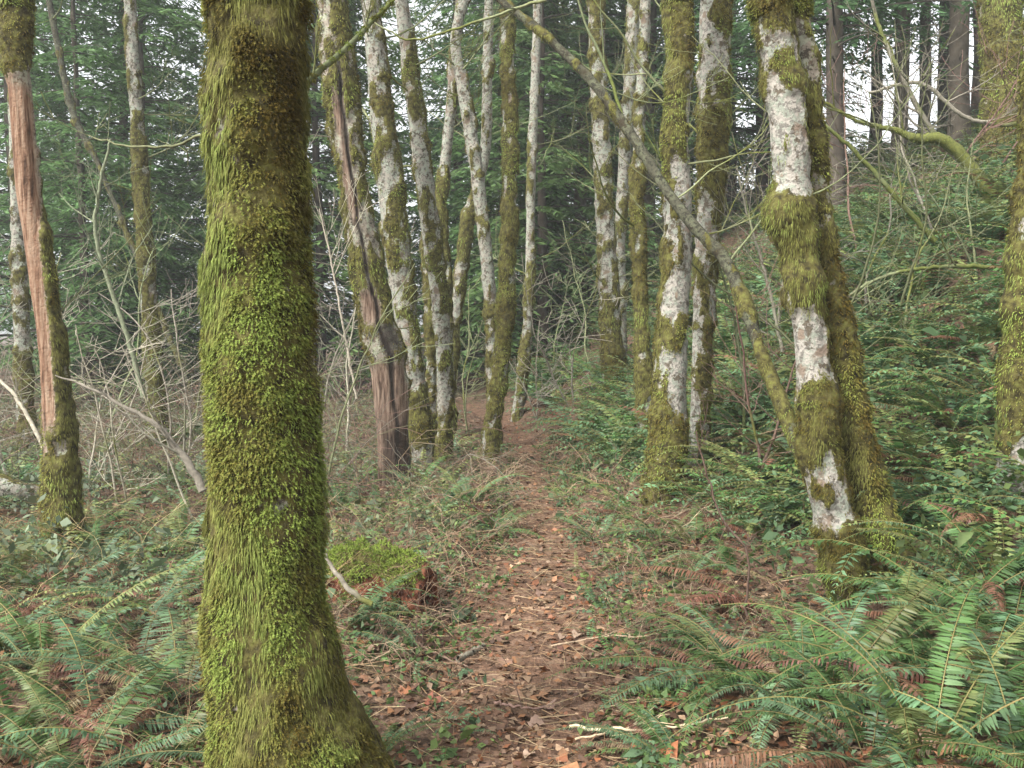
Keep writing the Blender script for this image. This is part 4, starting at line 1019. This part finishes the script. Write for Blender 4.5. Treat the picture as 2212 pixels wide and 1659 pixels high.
# leaf litter
LIT = np.array([[0.17, 0.10, 0.065], [0.12, 0.065, 0.04], [0.22, 0.11, 0.06], [0.24, 0.165, 0.115], [0.09, 0.05, 0.033], [0.28, 0.20, 0.14], [0.20, 0.075, 0.04]])
n = 60000
ly = 2.2 + (rng.uniform(0, 1, n) ** 1.6) * 15; lx = rng.uniform(-0.55, 0.62, n) * (ly + 0.6)
keep = (np.abs(lx - path_x(ly)) < 2.2) | (rng.uniform(0, 1, n) < 0.5)
lx, ly = lx[keep], ly[keep]
P = np.stack([lx, ly, ground(lx, ly) + rng.uniform(0.006, 0.028, len(lx))], 1)
bag = Bag(); leaf_faces(bag, P, 0.036, LIT[rng.integers(0, len(LIT), len(P))] * rng.uniform(0.6, 1.35, (len(P), 1)) * np.array([1.05, 0.92, 0.85]) * (0.35 + 1.0 * fbm(P * 2.2, 90, 3))[:, None], 0.74, 0.7)
# straw-like stems lying flat
ns = 2600
sy = 2.3 + (rng.uniform(0, 1, ns) ** 1.5) * 11; sx = path_x(sy) + rng.normal(0, 0.75, ns)
az = rng.uniform(0, 6.28, ns); l = rng.uniform(0.06, 0.3, ns); w = rng.uniform(0.0008, 0.002, ns)
d = np.stack([np.cos(az), np.sin(az), rng.normal(0.03, 0.1, ns)], 1); pw_ = np.stack([-np.sin(az), np.cos(az), 0 * az], 1) * w[:, None]
p0 = np.stack([sx, sy, ground(sx, sy) + rng.uniform(0.012, 0.03, ns)], 1); p1 = p0 + d * l[:, None]; p1[:, 2] = np.maximum(p1[:, 2], ground(p1[:, 0], p1[:, 1]) + 0.012)
V = np.stack([p0 - pw_, p0 + pw_, p0 + np.array([0, 0, 1]) * w[:, None] * 1.5, p1 - pw_ * 0.5, p1 + pw_ * 0.5, p1 + np.array([0, 0, 1]) * w[:, None]], 1).reshape(-1, 3)
t = np.array([[0, 3, 5], [0, 5, 2], [1, 2, 5], [1, 5, 4]])
T = (t[None] + (np.arange(ns) * 6)[:, None, None]).reshape(-1, 3)
cs = np.array([[0.36, 0.26, 0.15], [0.26, 0.16, 0.09], [0.17, 0.11, 0.07]])[rng.integers(0, 3, ns)]
bag.add(V, T, np.repeat(cs * rng.uniform(0.7, 1.25, (ns, 1)), 6, 0))
tag(link('leaf_litter', bag.mesh('leaf_litter', M_LITTER)), 'brown fallen leaves and straw strewn over the trail and forest floor', 'leaf litter', kind='stuff')

# larger maple leaves one by one
def maple_leaf(seed, col):
    r_ = np.random.default_rng(seed)
    k = 15; th = np.linspace(-2.6, 2.6, k)
    lobes = 0.62 + 0.38 * np.abs(np.cos(th * 1.5)) ** 1.6 * (1 - 0.12 * np.abs(th))
    rad = lobes * (1 - 0.12 * (np.arange(k) % 2)) * 0.5
    V = np.stack([rad * np.cos(th), rad * np.sin(th), 0.10 * r_.normal(0, 1, k) * rad + 0.1 * np.sin(th * 2 + r_.uniform(0, 6))], 1)
    V = np.concatenate([[[-0.05, 0, 0.0]], V, [[-0.5, 0.02, 0.03], [-0.5, -0.0, 0.03]]])
    T = [[0, i, i + 1] for i in range(1, k)] + [[0, k + 1, k + 2]]
    bag = Bag(); bag.add(V, T, col * r_.uniform(0.85, 1.15, (len(V), 1))); return bag.mesh('fallen_leaf', M_LITTER)
ML = [maple_leaf(400 + k, LIT[k % len(LIT)]) for k in range(9)]
for k in range(150):
    y = 2.6 + random.random() ** 1.4 * 5.5; x = float(path_x(y)) + random.gauss(0, 0.6)
    o = link('fallen_leaf', random.choice(ML), None, (x, y, gz(x, y) + 0.022), (random.gauss(0, 0.2), random.gauss(0, 0.2), random.uniform(0, 6.28)), random.uniform(0.05, 0.10))
    tag(o, 'curled brown maple leaf lying on the trail', 'leaf', 'fallen maple leaves on the trail')

# ------------------------------------------------------------------ mossy stump, sticks, log
def lump_mesh(name, rows, seg, seed, mat, moss_fn, tdir=None):
    rows = np.array(rows, float)      # x, y, z, rx, rz along an axis in x
    n = len(rows); th = np.arange(seg) / seg * 2 * math.pi
    V = np.stack([np.repeat(rows[:, 0], seg), (rows[:, 1:2] + rows[:, 3:4] * np.cos(th)[None]).ravel(), (rows[:, 2:3] + rows[:, 4:5] * np.sin(th)[None]).ravel()], 1)
    nz = fbm(V * 7, seed, 3); c = np.repeat(rows[:, :3], seg, 0); dv = V - c
    V = c + dv * (0.4 + 1.2 * nz + 0.9 * (fbm(V * 17, seed + 8, 2) - 0.5))[:, None]
    V[:, 0] += (fbm(V * 9, seed + 4, 2) - 0.5) * 0.06
    i = np.arange(n - 1)[:, None] * seg; j = np.arange(seg)[None]; k = (j + 1) % seg
    a, b, cc, d = i + j, i + k, i + seg + j, i + seg + k
    T = np.concatenate([np.stack([a, b, d], -1).reshape(-1, 3), np.stack([a, d, cc], -1).reshape(-1, 3)])
    V = np.concatenate([V, rows[:1, :3], rows[-1:, :3] - np.array([[0.22, 0, 0.02]])])
    T = np.concatenate([T, np.stack([np.arange(seg), (np.arange(seg) + 1) % seg, np.full(seg, n * seg)], 1),
                        np.stack([(n - 1) * seg + np.arange(seg), (n - 1) * seg + (np.arange(seg) + 1) % seg, np.full(seg, n * seg + 1)], 1)])
    N = unit(np.concatenate([dv, [[-1, 0, 0], [1, 0, 0]]]))
    ms = moss_fn(V, N, np.concatenate([nz, [0, 0]]))
    mk = np.stack([ms, 1 - ms, 0 * ms], 1); mk[-1] = (0, 0.2, 0.8)  # end cap centre painted dark for the shade inside the hollow
    return V, T, N, ms, mesh_np(name, V, T, None, mat, True, masks=mk)

sx_, sy_, sz_ = on_ground(830, 1300)
st = link('mossy_stump', None, None, (sx_, sy_, sz_), (0, 0, -0.3), 0.78); tag(st, 'rotten reddish log end capped with bright green moss beside the trail', 'log')
rows = [(-0.75, 0.1, 0.05, 0.14, 0.12), (-0.6, 0.08, 0.10, 0.18, 0.17), (-0.4, 0.04, 0.13, 0.20, 0.19), (-0.2, 0.0, 0.15, 0.21, 0.21), (0.0, 0, 0.15, 0.22, 0.21), (0.15, 0, 0.14, 0.21, 0.20), (0.28, -0.02, 0.11, 0.19, 0.17), (0.38, -0.02, 0.09, 0.15, 0.13)]
sp = spline(rows, 28)
M_ROT = mat_bark('rotten_wood', (0.1, 0.05, 0.03), (0.12, 0.06, 0.035), (0.03, 0.015, 0.01), ((0.12, 0.045, 0.025), (0.22, 0.085, 0.045)))
V, T, N, ms, me = lump_mesh('log_body', sp, 30, 61, M_ROT, lambda V, N, nz: sstep(0.47, 0.6, (nz - 0.5) * 0.7 + N[:, 2] * 0.75 + 0.35) * (V[:, 0] < 0.33))
lb_ = link('log_body', me, st)
def tufts_on(V, N, ms, cnt_, size, bright, parent, zmul=1.0):
    p = ms / ms.sum(); idx = rng.choice(len(ms), cnt_, p=p)
    P = V[idx] + rng.normal(0, 0.014, (cnt_, 3)); bag = Bag()
    t = np.clip(rng.uniform(0, 1, (cnt_, 1)) * 0.7 + fbm(P * 11, 5, 2)[:, None] * 0.5, 0, 1)
    col = np.array([0.07, 0.095, 0.018]) * (1 - t) + np.array([0.19, 0.25, 0.045]) * t
    moss_tufts(bag, P, unit(N[idx] + np.array([0, 0, 0.4])), size, col * bright)
    tag(link('moss', bag.mesh('moss', M_MOSS), parent), kind='stuff')
tufts_on(V, N, ms, 9000, 0.03, 1.0, lb_)

limb_thing('stick', 'pale broken stick leaning on the mossy log end', 'stick', [(800, 1305, 4.6, 13), (760, 1280, 4.6, 12), (725, 1235, 4.62, 10), (695, 1185, 4.65, 8)], TW_PALE * 0.8, 1, (0, 1), 0.3, 0.2, sides=7)

def ground_stick(name, label, pts, w, col, nsub=(0, 2), lift=0.02):
    G = [on_ground(X, Y) for X, Y in pts]
    C = np.array([[x, y, gz(x, y) + lift + w * px_size(y)] for x, y, z in G])
    S = spline(C, 26); S += rng.normal(0, 0.004, S.shape)
    e = link(name, None, None, S[0]); tag(e, label, 'stick')
    d = C[0, 1]
    link('stem', twigs_mesh('stem', [(S, w * px_size(d) * np.linspace(0.5, 0.25, len(S)))], col, S[0], 6, 0.001, 0.1), e)
    for q in range(random.randint(*nsub)):
        k = random.randint(4, 20); out = []
        grow(out, S[k], unit(S[k + 1] - S[k] + rng.normal(0, 0.03, 3) + np.array([0, 0, 0.01])), 0.25, w * px_size(d) * 0.25, 0)
        link('twig', twigs_mesh('twig', out, col, S[0], 4, 0.0008), e)
ground_stick('stick', 'long straw-pale stick across the trail at the bottom right', [(1230, 1590), (1330, 1600), (1440, 1600), (1570, 1580)], 8, np.array([0.52, 0.42, 0.28]), (2, 3))
ground_stick('stick', 'pale forked twig just below the long straw-pale stick', [(1240, 1620), (1340, 1605), (1450, 1560)], 6, np.array([0.46, 0.36, 0.23]), (1, 2))
ground_stick('stick', 'short lichened stick lying on the trail in the lower centre', [(990, 1450), (1020, 1435), (1048, 1420)], 16, np.array([0.16, 0.15, 0.11]), (0, 0))
ground_stick('stick', 'thin dark twig running left of the short lichened stick', [(870, 1385), (930, 1420), (1010, 1455)], 6, np.array([0.14, 0.09, 0.07]), (1, 2))
ground_stick('stick', 'dark twig lying across the trail near the bottom', [(1070, 1545), (1130, 1548), (1200, 1545)], 7, np.array([0.2, 0.13, 0.1]), (0, 1))
ground_stick('stick', 'long thin twig at the right edge of the trail below the withered fern', [(1190, 1410), (1300, 1395), (1400, 1385), (1530, 1375)], 5, np.array([0.34, 0.26, 0.17]), (1, 2))

# fallen pale log at the left edge
lx_, ly_, lz_ = on_ground(40, 1090)
lg = link('fallen_log', None, None, (lx_, ly_, lz_ + 0.12), (0, 0.28, 0.3)); tag(lg, 'pale fallen log poking in at the left edge behind the dead tree', 'log')
sp = spline([(-1.2, 0, 0, 0.09, 0.09), (-0.6, 0.02, 0.02, 0.09, 0.09), (0, 0, 0.0, 0.085, 0.085), (0.5, -0.02, -0.03, 0.08, 0.08), (0.8, -0.02, -0.06, 0.06, 0.06)], 40)
V, T, N, ms, me = lump_mesh('log_body', sp, 20, 66, M_BARK, lambda V, N, nz: sstep(0.55, 0.65, nz * 0.7 + N[:, 2] * 0.2))
for poly in me.polygons: pass
ca = me.color_attributes['mask']; arr = np.zeros(len(V) * 4, np.float32); ca.data.foreach_get('color', arr); arr = arr.reshape(-1, 4); arr[:, 1] = 0; ca.data.foreach_set('color', arr.ravel())
link('log_body', me, lg)
# ------------------------------------------------------------------ the damp air
hz = bpy.data.materials.new('damp_air'); hz.use_nodes = True; hz.node_tree.nodes.clear()
ho = hz.node_tree.nodes.new('ShaderNodeOutputMaterial'); hv = hz.node_tree.nodes.new('ShaderNodeVolumePrincipled')
hv.inputs['Color'].default_value = (0.92, 0.97, 0.97, 1); hv.inputs['Density'].default_value = 0.0023; hv.inputs['Anisotropy'].default_value = 0.2
hz.node_tree.links.new(hv.outputs[0], ho.inputs['Volume'])
X0, X1, Y0, Y1, Z0, Z1 = -330, 330, -90, 400, -3.0, 34
hV = [(x, y, z) for x in (X0, X1) for y in (Y0, Y1) for z in (Z0, Z1)]
hT = [(0, 1, 3), (0, 3, 2), (4, 6, 7), (4, 7, 5), (0, 4, 5), (0, 5, 1), (2, 3, 7), (2, 7, 6), (0, 2, 6), (0, 6, 4), (1, 5, 7), (1, 7, 3)]
tag(link('haze', mesh_np('haze', hV, hT, None, hz)), 'thin damp haze between the trees', kind='stuff')
print('ferns', fern_n, 'objects', len(bpy.data.objects), 'tris', sum(len(m.polygons) for m in bpy.data.meshes))
